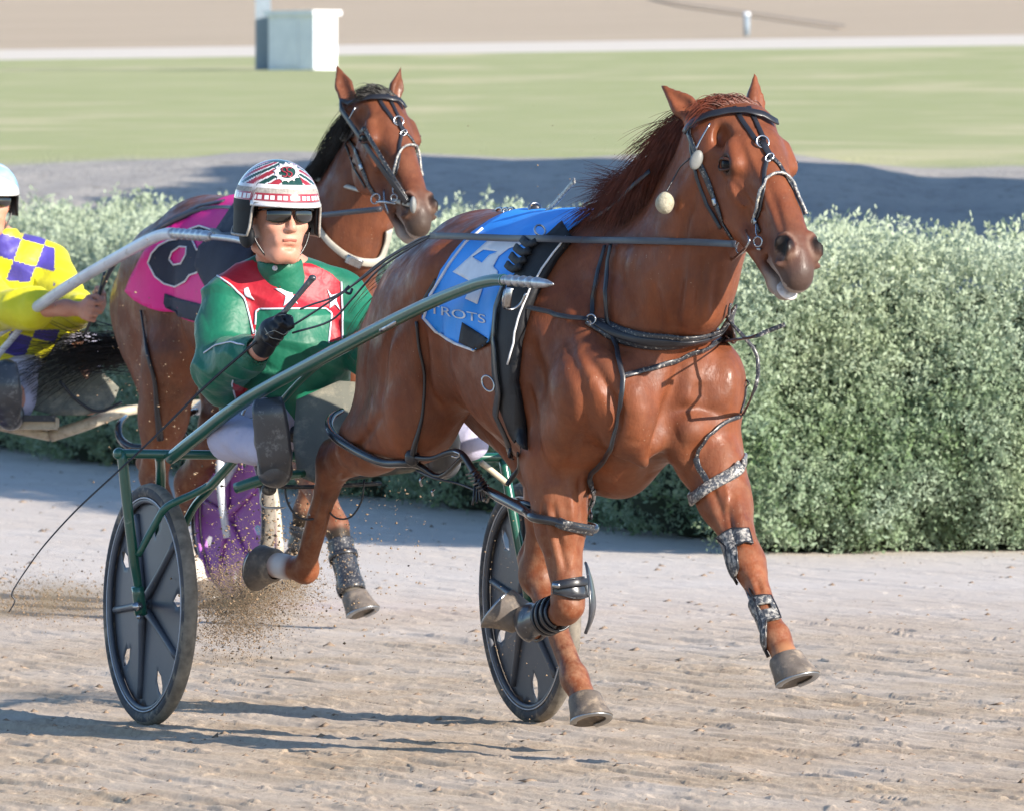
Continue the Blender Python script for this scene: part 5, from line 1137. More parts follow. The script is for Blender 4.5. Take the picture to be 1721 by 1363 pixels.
# glove: a shell just over the right hand
fg = Field(hcen-.13, hcen+.13, .0032); hand(fg, hcen, waxis, (.35, -.9, .25), (.75, .1, -.6), .0112); fg.cone(wrR+(hcen-wrR)*.15, .034, hcen-np.array([.018, -.01, 0]), .036, k=.015)
Vg, Fg = fg.net(2, .4); part('glove', Vg, Fg, M['glove'], drv); BG = bvh(Vg, Fg)
for pts in (c2([(395, 850), (420, 890), (470, 905)]), c2([(400, 880), (440, 860), (480, 880), (520, 870)]), c2([(440, 800), (480, 790), (520, 800)])): part('stitching', *strap(BG, pts, .0025, .002, .001), M['stitch'], drv)
# jacket
fj = Field((lo[0]-.03, 29.30, W(400, 750, 29.9).z), hi, .0045)
fj.cone(w3(476, 500, 30.0), .115, w3(480, 580, 29.99), .150, k=.05, lat=(1, 0, 0), sq=.78); fj.cone(w3(480, 580, 29.99), .140, w3(478, 680, 30.06), .150, k=.05, lat=(1, 0, 0), sq=.80)
fj.cone(w3(408, 492, 29.97), .066, w3(548, 490, 30.01), .066, k=.05); fj.cone(w3(440, 470, 29.97), .05, w3(512, 470, 29.99), .05, k=.05)
fj.cone(shR, .074, elR_, .069, k=.035, mid=.078); fj.cone(elR_, .068, wrR+(elR_-wrR)*.08, .042, k=.03, mid=.061); fj.cone(shL, .076, elL_, .068, k=.035); fj.cone(elL_, .066, wrL, .045, k=.03)
fj.ell(w3(372, 650, 29.93), (.055, .06, .06), k=.04)
fj.cone(wrR+(elR_-wrR)*.08, .038, wrR+(hcen-wrR)*.4, .036, k=.005, sub=True)
red = c2([(178, 612), (215, 570), (265, 545), (340, 540), (440, 590), (455, 640), (455, 600), (540, 545), (610, 555), (700, 600), (745, 640), (752, 900), (688, 918), (700, 780), (672, 762), (372, 762), (352, 790), (352, 905), (338, 900), (322, 800), (300, 712)]); red2 = c2([(245, 1100), (320, 1130), (262, 1180)])
def clsA(px, py, c, n_):
    out = np.zeros(len(px), int)
    for i in np.nonzero((n_[:, 1] < .2))[0]:
        p = (px[i], py[i])
        if (355 < p[0] < 585 and 430 < p[1] < 590 and inpoly(p, red)) or inpoly(p, red2): out[i] = 1
    return out
Vj, Fj, oj = garment('jacket', drv, fj, ['satin_green', 'satin_red'], clsA, .0075, 11); BJ = bvh(Vj, Fj)
fc = Field(w3(476, 450, 29.95)-np.array([.14, .14, .08]), w3(476, 450, 29.95)+np.array([.14, .14, .05]), .004)
fc.cone(w3(476, 482, 29.96), .086, w3(470, 449, 29.925), .068, k=.01); fc.cone(w3(470, 436, 29.92), .060, w3(470, 395, 29.92), .060, k=.006, sub=True)
Vc_, Fc_ = fc.net(2, .4); part('collar', Vc_, Fc_, M['satin_green'], drv); BCo = bvh(Vc_, Fc_)
part('collar_stud', *ball(pt([BCo, BJ], 463, 451, .006), (.008, .006, .008)), M['satin_white'], drv)
for pl in (c2([(372, 762), (520, 762), (672, 762), (700, 785), (693, 850), (686, 918)]), c2([(352, 905), (353, 830), (356, 775), (372, 762)]), c2([(178, 612), (240, 655), (300, 712), (325, 800), (345, 880)]), c2([(745, 640), (752, 780), (752, 900)]), c2([(118, 965), (170, 930), (240, 915), (300, 930), (345, 970)]), c2([(262, 1180), (245, 1105), (250, 1085)])):
    part('piping', *strap(BJ, densify(pl, 2), .005, .003, .0025, 3), M['satin_white'], drv)
star = c2([(440, 668), (482, 672), (480, 640), (505, 668), (550, 660), (520, 692), (545, 742), (515, 722), (480, 752), (490, 705)])
for pl in (star, c2([(298, 672), (318, 664), (332, 700), (350, 722), (322, 712), (304, 702)]), c2([(680, 672), (700, 700), (738, 690), (722, 722), (742, 770), (716, 742), (690, 762), (694, 715)])): part('star', *decal(BJ, pl, 4, .003, .0015), M['satin_white'], drv)
part('placket', *strap(BJ, c2([(455, 600), (462, 640), (470, 662)]), .014, .004, .003, 3), M['satin_red'], drv)
# trousers and boots
ft = Field((lo[0]-.02, 29.25, lo[2]-.05), (W(820, 700, 29.6).x, 30.32, W(400, 640, 29.9).z), .006)
for h_, k_, a_ in ((hipR, knR_, anR), (hipL, knL_, w3(790, 742, 29.62))): ft.cone(h_, .095, k_, .064, k=.05); ft.cone(k_, .07, a_, .052, k=.03)
ft.cone(w3(455, 700, 30.06), .12, w3(520, 700, 30.08), .12, k=.04)
garment('trousers', drv, ft, ['trouser_white'], lambda px, py, c, n_: np.zeros(len(px)), .005, 5)
def bootmesh(root, heel, toe, toe_top, nm='boot'):
    """riding boot, sole towards the stirrup"""
    heel = np.array(heel); toe = np.array(toe); sh = np.array(toe_top); f = Field(np.minimum(heel, np.minimum(toe, sh))-.09, np.maximum(heel, np.maximum(toe, sh))+.09, .005)
    lat = np.cross(toe-heel, sh-heel); lat /= np.linalg.norm(lat); f.cone(heel, .042, (heel+toe)/2, .040, k=.02); f.cone((heel+toe)/2, .044, toe, .036, k=.02, lat=lat, sq=.85); f.cone(heel, .046, sh, .052, k=.03)
    V, F = f.net(2, .4); return part(nm, V, F, M['boot_black'], root)
bootmesh(drv, w3(462, 790, 29.38), w3(452, 690, 29.36), w3(462, 765, 29.55)); part('sole', *ribbon([tuple(w3(463, 806, 29.37)), tuple(w3(462, 775, 29.325)), tuple(w3(458, 735, 29.315)), tuple(w3(452, 690, 29.31)), tuple(w3(450, 672, 29.33))], [(0, -1, 0)]*5, .098, .016, 5, lambda t: .84+.2*math.sin(t*3.1)), M['boot_black'], drv)
bootmesh(drv, w3(745, 775, 29.45), w3(742, 710, 29.40), w3(738, 752, 29.6))
# sunglasses, strap, hair, ear
def facept(x, z, y=.13):
    c = QA(x, y, z); r = Vector(-(axA[1])); h, nn, i, d = BD.ray_cast(Vector(c), r); return (np.array(h) if h is not None else QA(x, .06, z))
def lens(s):
    V = []; F = []; nx_, nz_ = 14, 8
    for i in range(nx_):
        u_ = i/(nx_-1); x = s*(.006+.060*u_); yy = .1125-.10*abs(x)-5.6*x*x
        for j in range(nz_): t = j/(nz_-1); hh = .0225*(1-.38*u_**2); V.append(QA(x, yy+.004*math.sin(t*3.14), .007+hh*(1-2*t)*(1 if t < .5 else (1.0-.55*(1-u_)**3))-.004*u_*0))
    F = [(i*nz_+j, (i+1)*nz_+j, (i+1)*nz_+j+1, i*nz_+j+1) for i in range(nx_-1) for j in range(nz_-1)]; V = np.array(V); return shell(V, [axA[1]]*len(V), orient(V, [axA[1]]*len(V), F), .003)
for s in (-1, 1): part('lens', *lens(s), M['lens'], drv)
part('glasses_frame', *tube([tuple(QA(x, y, z)) for x, y, z in ((-.084, .0, .012), (-.077, .05, .018), (-.068, .082, .024), (-.03, .105, .030), (0, .115, .026), (.03, .105, .030), (.068, .082, .024), (.077, .05, .018), (.084, 0, .012))], .003, 8, 3), M['frame_black'], drv)
part('lips', *strap(BD, [('P', Vector(QA(x, .105, -.0615+.002*math.cos(x*90)))) for x in (-.024, -.012, 0, .012, .024)], .008, .002, .0005, 3), M['lip'], drv)
part('hair', *strands([QA(s*(.068+.008*random.random()), .035*random.random()-.01, .05+.02*random.random()) for s in (-1, 1) for _ in range(160)], lambda s0, t, i: s0+axA[2]*(-.05*t)+axA[1]*.006*t+np.array([0, 0, -.012*t*t]), .0014, 5), M['hair_dark'], drv)
def helmA(az, el, e0):
    a = abs(az); rel = el
    if el < 7: return 4 if a > 60 else 2
    if el < 9: return 1
    if el < 15: return 2 if int((az+360)/3) % 3 else 1
    if el < 17: return 1
    if el < 24: return 3
    if el < 29: return 2
    if 18 < a < 150 and el < 72:
        q = (el-29)+(a-25)*.55; q = q % 22
        return 1 if q < 9 else 2 if q < 11.5 else 0 if q < 19 else 2
    return 0
simple('helm_cord', hexc('a9a39b'), .6, c2=hexc('7c7770'), scale=120)
oh, Vh, Fh = helmet(drv, QA, axA, (.115, .134, .124), (0, -.012, .030), helmA, ['helm_green', 'helm_red', 'helm_white', 'helm_cord', 'helm_dark', 'helm_dark'], 56); BH = bvh(Vh, Fh)
# white peak
V = []; F = []
for i in range(25):
    az = math.radians(-62+124*i/24)
    for j in range(4): k = 1+j*.055*math.cos(az*1.35); V.append(QA(.115*math.sin(az)*k, -.012+.134*math.cos(az)*k, .046-.0035*j))
F = [(i*4+j, i*4+j+1, (i+1)*4+j+1, (i+1)*4+j) for i in range(24) for j in range(3)]; part('peak', *shell(V, [axA[2]]*len(V), orient(V, [axA[2]]*len(V), F), .005), M['helm_white'], drv)
part('trim', *tube([tuple(QA(.117*math.sin(a)*math.cos(max(e, -.15)), -.012+.136*math.cos(a)*math.cos(max(e, -.15)), .030+.124*(math.sin(e) if e > 0 else e*.82))) for a, e in [(math.radians(az), math.radians(4+(-50)*(lambda t: t*t*(3-2*t))(min(1, max(0, (abs(az)-56)/9)))+18*min(1, max(0, (abs(az)-110)/40)))) for az in range(-178, 180, 4)]], .004, 6, 1), M['helm_cord'], drv)
# emblem: pale wreath round a red double-S
def emb(x, y): return (482+x, 291+y)
em = thing('x', 'x', 'x'); bpy.data.objects.remove(em)
W_ = [emb(20*math.cos(a), 14.5*math.sin(a)) for a in np.linspace(0, 6.283, 30, endpoint=False)]; Wi = [emb(14*math.cos(a), 10*math.sin(a)) for a in np.linspace(0, 6.283, 26, endpoint=False)]
part('emblem', *decal(BH, W_, 3, .0025, .001, [Wi]), M['helm_white'], oh)
for k in range(14): a = 6.283*k/14; part('emblem', *decal(BH, [emb(18*math.cos(a), 13*math.sin(a)), emb(24*math.cos(a+.1), 17.5*math.sin(a+.1)), emb(19*math.cos(a+.28), 14*math.sin(a+.28))], 3, .003, .001), M['helm_white'], oh)
for dx in (-4, 4): part('emblem', *strap(BH, [emb(dx+4.5*math.cos(a)*(1 if t < .5 else -1), -4*math.sin(a)*1+(-4 if t < .5 else 4)) for t, a in [(0, .5), (0, 1.6), (0, 2.6), (0, 3.8)]]+[emb(dx+4.5*math.cos(a), 4-4*math.sin(a)) for a in (1.2, .2, -1.2, -2.6)], .004, .0015, .003, 3), M['helm_red'], oh)
for s in (-1, 1): part('chin_strap', *tube([tuple(QA(s*.088, .02, -.03)), tuple(QA(s*.070, .035, -.075)), tuple(QA(s*.040, .045, -.112)), tuple(QA(0, .052, -.128))], .0035, 6, 4), M['frame_black'], drv)
part('ear_pad', *ball(QA(-.092, .01, -.055), (.018, .045, .035), axA), M['helm_dark'], drv)
# ---- whip and reins
rt = thing('whip', 'long thin black whip in the gloved hand, its lash trailing down to the left', 'whip', tuple(hcen))
hd_ = [wa, wa+(wb-wa)*.2, wa+(wb-wa)*.9, wb]; part('handle', *tube([tuple(p) for p in hd_], [.0105, .0085, .008, .006], 10, 4), M['boot_black'], rt)
part('knob', *ball(tuple(wa), (.012, .012, .010)), M['boot_black'], rt)
part('lash', *tube([tuple(w3(x, y, d)) for x, y, d in [(452, 556, 29.54), (420, 584, 29.55), (345, 650, 29.55), (262, 732, 29.55), (200, 790, 29.5), (130, 855, 29.45), (75, 915, 29.4), (42, 960, 29.4), (24, 988, 29.4), (20, 1000, 29.4), (25, 1010, 29.4), (15, 1028, 29.4)]], [.0048, .0045, .004, .0035, .003, .0027, .0024, .0022, .0022, .003, .0022, .002], 6, 6), M['black_leather'], rt)
def reinpts(px_, B, dflt, off=.02):
    out = []
    for (x, y), d in zip(px_, dflt):
        c = cast(B, x, y); p = w3(x, y, d)
        if c is not None and c[0][1] < d+off+.3 and c[0][1] > 26.5: p = w3(x, y, min(d, c[0][1]-off))
        out.append(tuple(p))
    return out
rt = thing('reins', 'long grey leather reins running from the leading horse\'s bit back to its driver', 'reins', tuple(hcen))
px_ = [(1236, 411), (1200, 409), (1150, 407), (1067, 405), (990, 404), (921, 402), (850, 401), (780, 398), (722, 397)]; R1 = reinpts(px_, BA, [27.6, 27.7, 27.8, 27.9, 28.1, 28.15, 28.4, 28.6, 28.8], .03)
part('near_rein', *ribbon(R1, [(-.4, -.9, .1)]*len(R1), .019, .0035, 4), M['rein_leather'], rt)
for k, pl in enumerate(([(722, 397), (700, 405), (640, 441), (585, 486), (520, 530), (478, 556)], [(722, 399), (690, 417), (635, 455), (590, 505), (555, 540), (492, 560)], [(722, 398), (660, 430), (600, 475), (560, 500), (525, 512), (505, 520)])):
    part('rein_end', *tube([tuple(w3(x, y, 28.8+.72*(722-x)/240)) for x, y in pl], .0032, 6, 5), M['rein_leather'], rt)
tb('rein_knot', rt, [w3(586, 482, 29.15), w3(580, 490, 29.13), w3(588, 494, 29.14), w3(592, 486, 29.15)], .004, 'rein_leather')
part('overcheck', *ribbon([tuple(W(1092, 288, 27.95)), tuple(W(1060, 316, 28.0)), tuple(W(1030, 345, 28.1)), tuple(W(985, 372, 28.25)), tuple(FA.w(1.0, 0, 1.52))], [(-.5, -.8, .4)]*5, .014, .004), M['black_leather'], rt)
#sp('buckle', rt, BA, [(1190, 406), (1193, 409), (1196, 413)], .026, .006, 'steel', off=.04, n=1)
# ------------------------------------------------------------ the second horse, its sulky and driver
FB = Frame((-1.283, 37.75, 0), math.radians(26)); HB = lambda px, py, b: FB.H(px, py, b)
TB = lambda x, y: (620+(x-1218)*.77, 230+(y-273)*.77)
polB = FB.P(644, 158, 36.0); muzB = FB.P(722, 366, 35.66)
JB = dict(root=thing('horse', 'darker bay horse with black mane and pink number cloth running just behind', 'horse', (float(FB.w(.8, 0, 0).x), float(FB.w(.8, 0, 0).y), 0)))
foreRB = [(1.42, -.165, 1.04), (1.30, -.165, .83), HB(566, 885, -.15), HB(590, 985, -.15), HB(597, 1005, -.15)]
foreLB = [(1.40, .175, 1.04), (1.20, .165, .84), HB(512, 868, .10), FB.P(508, 915, 36.9), FB.P(498, 938, 36.95)]
hindRB = [(.42, -.12, 1.20), (.50, -.18, .93), HB(258, 800, -.17), HB(325, 955, -.17), HB(338, 990, -.17)]
hindLB = [(.38, .12, 1.20), (.56, .16, .93), HB(318, 815, .12), FB.P(300, 900, 38.1), FB.P(285, 905, 38.15)]
JB.update(fore=[foreRB, foreLB], hind=[hindRB, hindLB], neck=[(1.50, .035, 1.40), (1.62, .07, 1.57), (1.68, .08, 1.71)], poll=polB,
          head=(polB, muzB, FB.dirl((.83, .55, .06))), ears=[FB.P(566, 111, 36.15), FB.P(674, 115, 36.15)], muz=hexc('43362f'),
          marks=[(tuple(p), r, hexc(c)) for q in (foreRB, foreLB) for p, r, c in ((q[3], .12, '2a2522'), ((np.array(q[2])+np.array(q[3]))/2, .11, '33291f'), (q[4], .05, '8d8478'))]+[(tuple(hindRB[3]), .10, hexc('b5aca0')), (tuple(hindRB[4]), .08, hexc('c8c0b4'))])
dwn = FB.dirl((.25, -.30, -.9)); fw_ = FB.dirl((.6, -.78, .1))
BBh, TBq = build_horse(FB, JB, 'horse', 'dark_bay_coat', h=.008, hooves=[(foreRB, (dwn, fw_)), (foreLB, (FB.dirl((-.5, .2, -.5)), FB.dirl((.3, -.5, -.7)))), (hindRB, (dwn, fw_)), (hindLB, (FB.dirl((-.6, .4, -.2)), FB.dirl((0, -.2, -1))))])
rt = thing('bridle', 'black bridle with pale eye cups worn by the darker bay horse behind', 'bridle', tuple(FB.w(*TBq['Q'](.1, 0, -.1))))
bridle(BBh, rt, TB)
crestB = [np.array(FB.w(*p)) for p in [tuple(polB+np.array([-.04, 0, -.005])), (1.60, .06, 1.71), (1.48, .045, 1.62), (1.34, .02, 1.54), (1.20, .0, 1.48), (1.10, 0, 1.46)]]; crcB = np.array(catmull(crestB, 8))
def mane_startB(rg):
    t = rg.random(); p = crcB[int(t*(len(crcB)-1))]+rg.normal(size=3)*.012; h, nn = snapc(p+np.array([-.01, .02, 0]), BBh)
    return h-nn*.004, (-.8+rg.normal()*.15, .15, .25+rg.normal()*.2), (-.2, .1, -.3), .07+.08*rg.random(), .9+.5*rg.random()
hair('mane', JB['root'], 'mane_black', 1600, mane_startB, .0018, 13)
def fore_startB(rg):
    h, nn = snapc(FB.w(*TBq['Q'](.0+.03*rg.random(), rg.normal()*.035, .02)), BBh); return h, (-.8+rg.normal()*.25, -.2, .35+rg.normal()*.15), (-.1, 0, -.1), .06+.06*rg.random(), .4
hair('forelock', JB['root'], 'mane_black', 260, fore_startB, .0016, 14)
def tail_startB(rg):
    p = np.array(W(212, 590, 38.15))+rg.normal(size=3)*np.array([.05, .03, .035]); return p, (-.95, -.12, -.02+rg.normal()*.13), (-.15, 0, .08*rg.normal()), .16+.26*rg.random(), .20+.25*rg.normal()
hair('tail', JB['root'], 'mane_black', 340, tail_startB, .0016, 15, 10)
tb('dock', JB['root'], [FB.w(.05, 0, 1.30), FB.w(-.08, 0, 1.22), W(222, 575, 38.1), W(205, 592, 38.12)], [.03, .028, .03, .03], 'mane_black')
# pink cloth
simple('cloth_pink', hexc('de1486'), .6, c2=hexc('cc0f78'), scale=6, bump=.5, bd=.004); simple('cloth_navy', hexc('232a3d'), .75, scale=20, bump=.4); simple('cloth_salmon', hexc('e0607e'), .7)
blB = [(340, 358), (300, 378), (262, 405), (240, 435), (222, 470), (214, 490), (230, 505), (283, 524), (332, 541), (375, 548), (392, 500), (405, 440), (418, 385), (408, 356)]
(Vb, Fb), AB = blanket(BBh, FB, blB); rt = thing('saddle_cloth', 'bright pink number cloth with a navy 8 edged in white on the horse behind', 'saddle cloth', tuple(FB.w(.8, 0, 1.2)))
part('cloth', Vb, Fb, M['cloth_pink'], rt); BCB = bvh(Vb, Fb); c4 = lambda L_: [(x/2.6206, 240+y/2.6206) for x, y in L_]
o8 = c4([(655, 530), (670, 490), (700, 455), (745, 432), (800, 425), (835, 385), (880, 370), (930, 385), (950, 440), (930, 500), (895, 545), (870, 575), (838, 585), (820, 612), (775, 636), (725, 622), (685, 590)]); i8 = c4([(748, 515), (760, 482), (795, 460), (825, 462), (822, 495), (800, 535), (768, 540)]); j8 = c4([(850, 430), (885, 405), (915, 420), (905, 460), (870, 475)])
part('number', *decal(BCB, o8, 5, .003, .0015, [i8, j8]), M['cloth_navy'], rt)
for pl in (o8, i8, j8): part('number_outline', *outline(BCB, pl, .0035, .004, True, 2), M['white_piping'], rt)
part('patch', *decal(BCB, c4([(727, 665), (800, 690), (900, 715), (930, 800), (870, 790), (800, 770), (740, 748), (722, 708)]), 6, .004, .002), M['cloth_navy'], rt)
rt = thing('harness_saddle', 'dark harness saddle and girth on the pink-clothed horse behind the driver', 'harness saddle', tuple(FB.w(1.0, 0, 1.2)))
part('pad', *decal(BBh, [(400, 352), (372, 395), (345, 420), (338, 450), (360, 490), (372, 540), (378, 590), (395, 640), (412, 640), (408, 560), (415, 480), (430, 420), (448, 372), (430, 352)], 7, .030, .024), M['cloth_navy'], rt)
sp('girth', rt, BBh, [('P', p) for p in [FB.w(1.0, .1, 1.45), FB.w(1.03, .26, 1.22), FB.w(1.05, .2, .9), FB.w(1.05, 0, .78), FB.w(1.06, -.15, .84)]], .07, .01, 'pad_black'); tb('tug', rt, [W(345, 412, 36.9), W(343, 440, 36.9), W(352, 446, 36.9), W(362, 425, 36.9)], .006, 'alloy')
for i in range(4): tb('lacing', rt, [W(362+i*7, 398, 36.75), W(372+i*7, 410, 36.7), W(366+i*7, 430, 36.75)], .004, 'steel')
sp('back_strap', rt, BBh, [(262, 395), (300, 372), (340, 354), (380, 346)], .02, .006, 'rein_leather', off=.02)
rt = thing('breast_harness', 'cream neck collar and black straps on the darker horse behind', 'breast harness', tuple(FB.w(1.5, 0, 1.2)))
P_, Q_ = onsurf(BBh, [(546, 276), (533, 305), (529, 335), (534, 368), (546, 395), (568, 418), (592, 434), (615, 440), (634, 436), (645, 410), (650, 385)], .012)
part('collar', *ribbon(P_, Q_, .030, .010, 5, lambda t: .45+.75*t), M['cream_strap'], rt); sp('buckle', rt, BBh, [(585, 432), (597, 438), (606, 442)], .034, .006, 'steel', off=.022, n=1)
sp('chest_strap', rt, BBh, [(560, 470), (590, 520), (610, 560)], .02, .006, 'black_leather')
sp('side_strap', rt, BBh, [(372, 400), (400, 406), (440, 412)], .02, .006, 'black_leather', off=.05)
rt = thing('hobbles', 'grey-black hobble loops round the hind legs of the horse behind', 'hobbles', tuple(FB.w(.4, -.15, .7)))
tb('hindleg_loop', rt, [W(212, 700, 37.95), W(200, 715, 37.8), W(203, 738, 37.72), W(225, 752, 37.65), W(258, 750, 37.6), W(285, 738, 37.5), W(310, 735, 37.4)], [.008, .013, .014, .015, .014, .012, .01], 'hobble_plastic', 10)
tb('hindleg_loop', rt, [W(330, 690, 37.6), W(312, 700, 37.5), W(306, 722, 37.4), W(318, 742, 37.4)], [.01, .013, .013, .01], 'hobble_plastic', 10)
tb('hanger', rt, [pt(BBh, 240, 522, .008), pt(BBh, 246, 565, .008), pt(BBh, 252, 600, .008), pt(BBh, 262, 640, .008), pt(BBh, 266, 690, .012), pt(BBh, 270, 735, .014)], [.005, .005, .008, .008, .010, .014], 'black_leather'); tb('snap_hook', rt, [W(266, 672, 37.3), W(260, 686, 37.3), W(268, 700, 37.3), W(274, 684, 37.3)], .006, 'steel')
part('joint', *ball(tuple(W(280, 735, 37.45)), (.035, .03, .03)), M['black_leather'], rt)
for q, nm_ in ((foreRB, 'near'), (foreLB, 'far')):
    kn = FB.w(*q[2]); fe = FB.w(*q[3]); L_ = (fe-kn).length
    rt = thing('tendon_boot', 'mud-spattered black boot on the %s front leg of the horse behind' % ('planted' if nm_ == 'near' else 'lifted'), 'leg boot', tuple(fe))
    part('shell', *wrap(BBh, kn, fe, (0, 0, 1) if nm_ == 'far' else (1, 0, 0), [(L_*.25, -2.9), (L_*1.1, -2.9), (L_*1.1, 2.9), (L_*.25, 2.9)], .012, .008, .014, .14, .05), M['muddy_leather'], rt); loopband('strap', rt, BBh, kn, fe, 'black_leather', .02, .006, (1, 0, .2), .016, L_*.5, R=.14)
# sulky B
rt = thing('sulky', 'white-shafted sulky with purple disc wheels carrying the yellow-jacketed driver', 'sulky', tuple(W(60, 1000, 38.3)))
dB = lambda x: 38.35-2.0*(x/360)
tubep('shaft', rt, [(x, y, dB(x)) for x, y in [(-120, 640), (0, 556), (60, 518), (120, 478), (190, 437), (250, 404), (274, 395), (292, 393)]], .0215, 'white_tube'); tp = [tuple(W(290+i*65/14, 393+i*5/14, dB(290+i*65/14))) for i in range(15)]; part('shaft_tip', *tube(tp, [.0215, .017]*7+[.014], 12, 3), M['alloy'], rt); tubep('shaft_end', rt, [(352, 398, dB(352)), (400, 404, dB(400)), (436, 416, dB(436))], [.010, .011, .009], 'alloy')
tubep('brace', rt, [(64, 520, dB(64)+.02), (40, 545, 38.2), (20, 570, 38.3), (-20, 615, 38.4)], .013, 'white_tube')
tb('shaft', rt, [W(330, 690, 38.1), FB.w(.3, .42, 1.05), FB.w(.9, .36, 1.28), FB.w(1.1, .32, 1.31)], [.02, .02, .018, .014], 'white_tube', 12)
tubep('cross_tube', rt, [(84, 733, 38.2), (140, 715, 38.2), (206, 692, 38.3), (270, 684, 38.35), (330, 679, 38.4), (392, 676, 38.3)], [.022, .022, .019, .016, .016, .015], 'cream_tube')
part('foot_board', *box(tuple(W(20, 712, 38.15)), ((1, 0, 0), (0, 1, -.05), (0, .05, 1)), (.17, .12, .022)), M['cream_tube'], rt, smooth=False); part('board_pad', *box(tuple(W(20, 704, 38.10)), ((1, 0, 0), (0, 1, -.05), (0, .05, 1)), (.165, .11, .012)), M['seat_black'], rt, smooth=False)
cP = W(391, 872, 37.75); cP.z = .335; wheel(rt, cP, (-.90, -.43, 0), .348, 'disc_purple', -math.pi/2+.5)
tubep('fork', rt, [(392, 676, 38.0), (372, 740, 37.7), (370, 800, 37.62), (374, 850, 37.6), (382, 903, 37.6)], [.016, .016, .017, .015, .015], 'white_tube'); tubep('fork', rt, [(395, 780, 37.66), (385, 800, 37.64), (372, 820, 37.62)], .012, 'white_tube')
tubep('fork', rt, [(455, 800, 37.95), (464, 860, 37.95), (470, 935, 37.95)], .017, 'cream_tube')
cQ = W(-150, 872, 38.0); cQ.z = .345; wheel(rt, cQ, (-.90, -.43, 0), .348, 'disc_purple', -math.pi/2+.3)
tubep('cross_tube', rt, [(-160, 700, 38.0), (-60, 705, 38.1), (84, 733, 38.2)], .018, 'cream_tube'); tubep('fork', rt, [(-160, 700, 37.95), (-155, 800, 37.9), (-150, 872, 37.9)], .017, 'white_tube')
sheet('dust_sheet', rt, [(50, 662), (60, 632), (88, 598), (110, 580), (165, 618), (200, 652), (192, 675), (180, 690), (140, 698), (92, 698), (52, 688)], lambda x, y: 38.3-.2*(y-600)/100, 'mesh_cloth', .03)
tb('cable', rt, [W(100, 640, 38.1), W(128, 672, 38.1), (W(165, 692, 38.1)), W(205, 676, 38.1)], .006, 'black_leather')
part('seat', *ball(tuple(W(60, 668, 38.75)), (.20, .16, .045), nu=24), M['seat_black'], rt)
# driver B
drvB = thing('person', 'driver in a yellow and purple checked jacket and pale blue helmet at the left edge', 'person', tuple(W(30, 690, 38.6)))
hcB = w3(-20, 340, 38.4); fyB = (math.sin(.30), -math.cos(.30), -.05)
fs_ = Field((w3(-110, 500, 38.6)[0], 37.60, w3(0, 740, 38.4)[2]), (w3(185, 500, 38.4)[0], 38.95, w3(0, 250, 38.4)[2]), .006)
QB, axB = person_head(fs_, hcB, fyB, (0.02, 0, 1)); fs_.cone(QB(0, -.03, -.07), .052, w3(12, 420, 38.5), .062, k=.03); fs_.cone(w3(20, 440, 38.5), .10, w3(50, 620, 38.55), .14, k=.05, lat=(1, 0, 0), sq=.85)
shLB, elLB, wrLB = w3(85, 445, 38.5), w3(115, 520, 38.3), w3(150, 520, 38.05); shRB, elRB, wrRB = w3(-60, 455, 38.5), w3(-10, 520, 38.2), w3(110, 518, 37.95)
fs_.cone(shLB, .055, elLB, .045, k=.03); fs_.cone(elLB, .042, wrLB, .030, k=.02); fs_.cone(shRB, .055, elRB, .045, k=.03); fs_.cone(elRB, .045, wrRB, .030, k=.02)
hand(fs_, w3(162, 508, 37.98), (.3, .2, .9), (.2, -.9, .1), (-.9, -.2, 0), .0095, S=1.05); fs_.cone(wrLB, .030, w3(158, 510, 38.0), .030, k=.02); hand(fs_, w3(152, 520, 37.90), (.3, -.1, .9), (.5, -.8, .1), (.6, .2, 0), .0095, S=1.05); fs_.cone(wrRB, .028, w3(146, 521, 37.92), .028, k=.02)
for h_, k_, a_ in ((w3(40, 640, 38.6), w3(40, 640, 38.3), w3(20, 680, 38.0)), (w3(80, 640, 38.6), w3(135, 600, 38.35), w3(150, 680, 38.2))): fs_.cone(h_, .08, k_, .06, k=.04); fs_.cone(k_, .055, a_, .04, k=.02)
V_, F_ = fs_.net(2, .4); part('body', V_, F_, M['skin'], drvB); BDB = bvh(V_, F_)
fj = Field((w3(-120, 500, 38.6)[0], 37.75, w3(0, 625, 38.4)[2]), (w3(185, 500, 38.4)[0], 38.95, w3(0, 385, 38.4)[2]), .006)
fj.cone(w3(20, 450, 38.5), .12, w3(40, 530, 38.5), .155, k=.05, lat=(1, 0, 0), sq=.78); fj.cone(w3(40, 530, 38.5), .14, w3(55, 590, 38.55), .14, k=.05, lat=(1, 0, 0), sq=.8)
fj.cone(w3(-30, 435, 38.5), .062, w3(60, 428, 38.5), .062, k=.05); fj.cone(shLB, .075, elLB, .075, k=.03, mid=.08); fj.cone(elLB, .075, wrLB+(elLB-wrLB)*.35, .06, k=.03); fj.cone(shRB, .08, elRB, .078, k=.03); fj.cone(elRB, .080, wrRB+(elRB-wrRB)*.45, .07, k=.03)
fj.cone(w3(12, 435, 38.47), .072, w3(8, 402, 38.44), .062, k=.01)
def clsB(px, py, c, n_):
    u_ = (px*.9+py*.35)/37.0; v_ = (py-px*.28)/40.0; ch = ((np.floor(u_+.3)+np.floor(v_+.2)) % 2 == 0); body = (px > -80) & (px < 92) & (py < 470+px*.12) & (n_[:, 1] < .3)
    return np.where(body & ch, 1, np.where((py > 555) & (px < 110) & ch, 1, 0))
garment('jacket', drvB, fj, ['satin_yellow', 'satin_purple'], clsB, .009, 21)
ft = Field((w3(-30, 500, 38.6)[0], 37.9, w3(0, 720, 38.4)[2]), (w3(190, 500, 38.4)[0], 38.95, w3(0, 560, 38.4)[2]), .008)
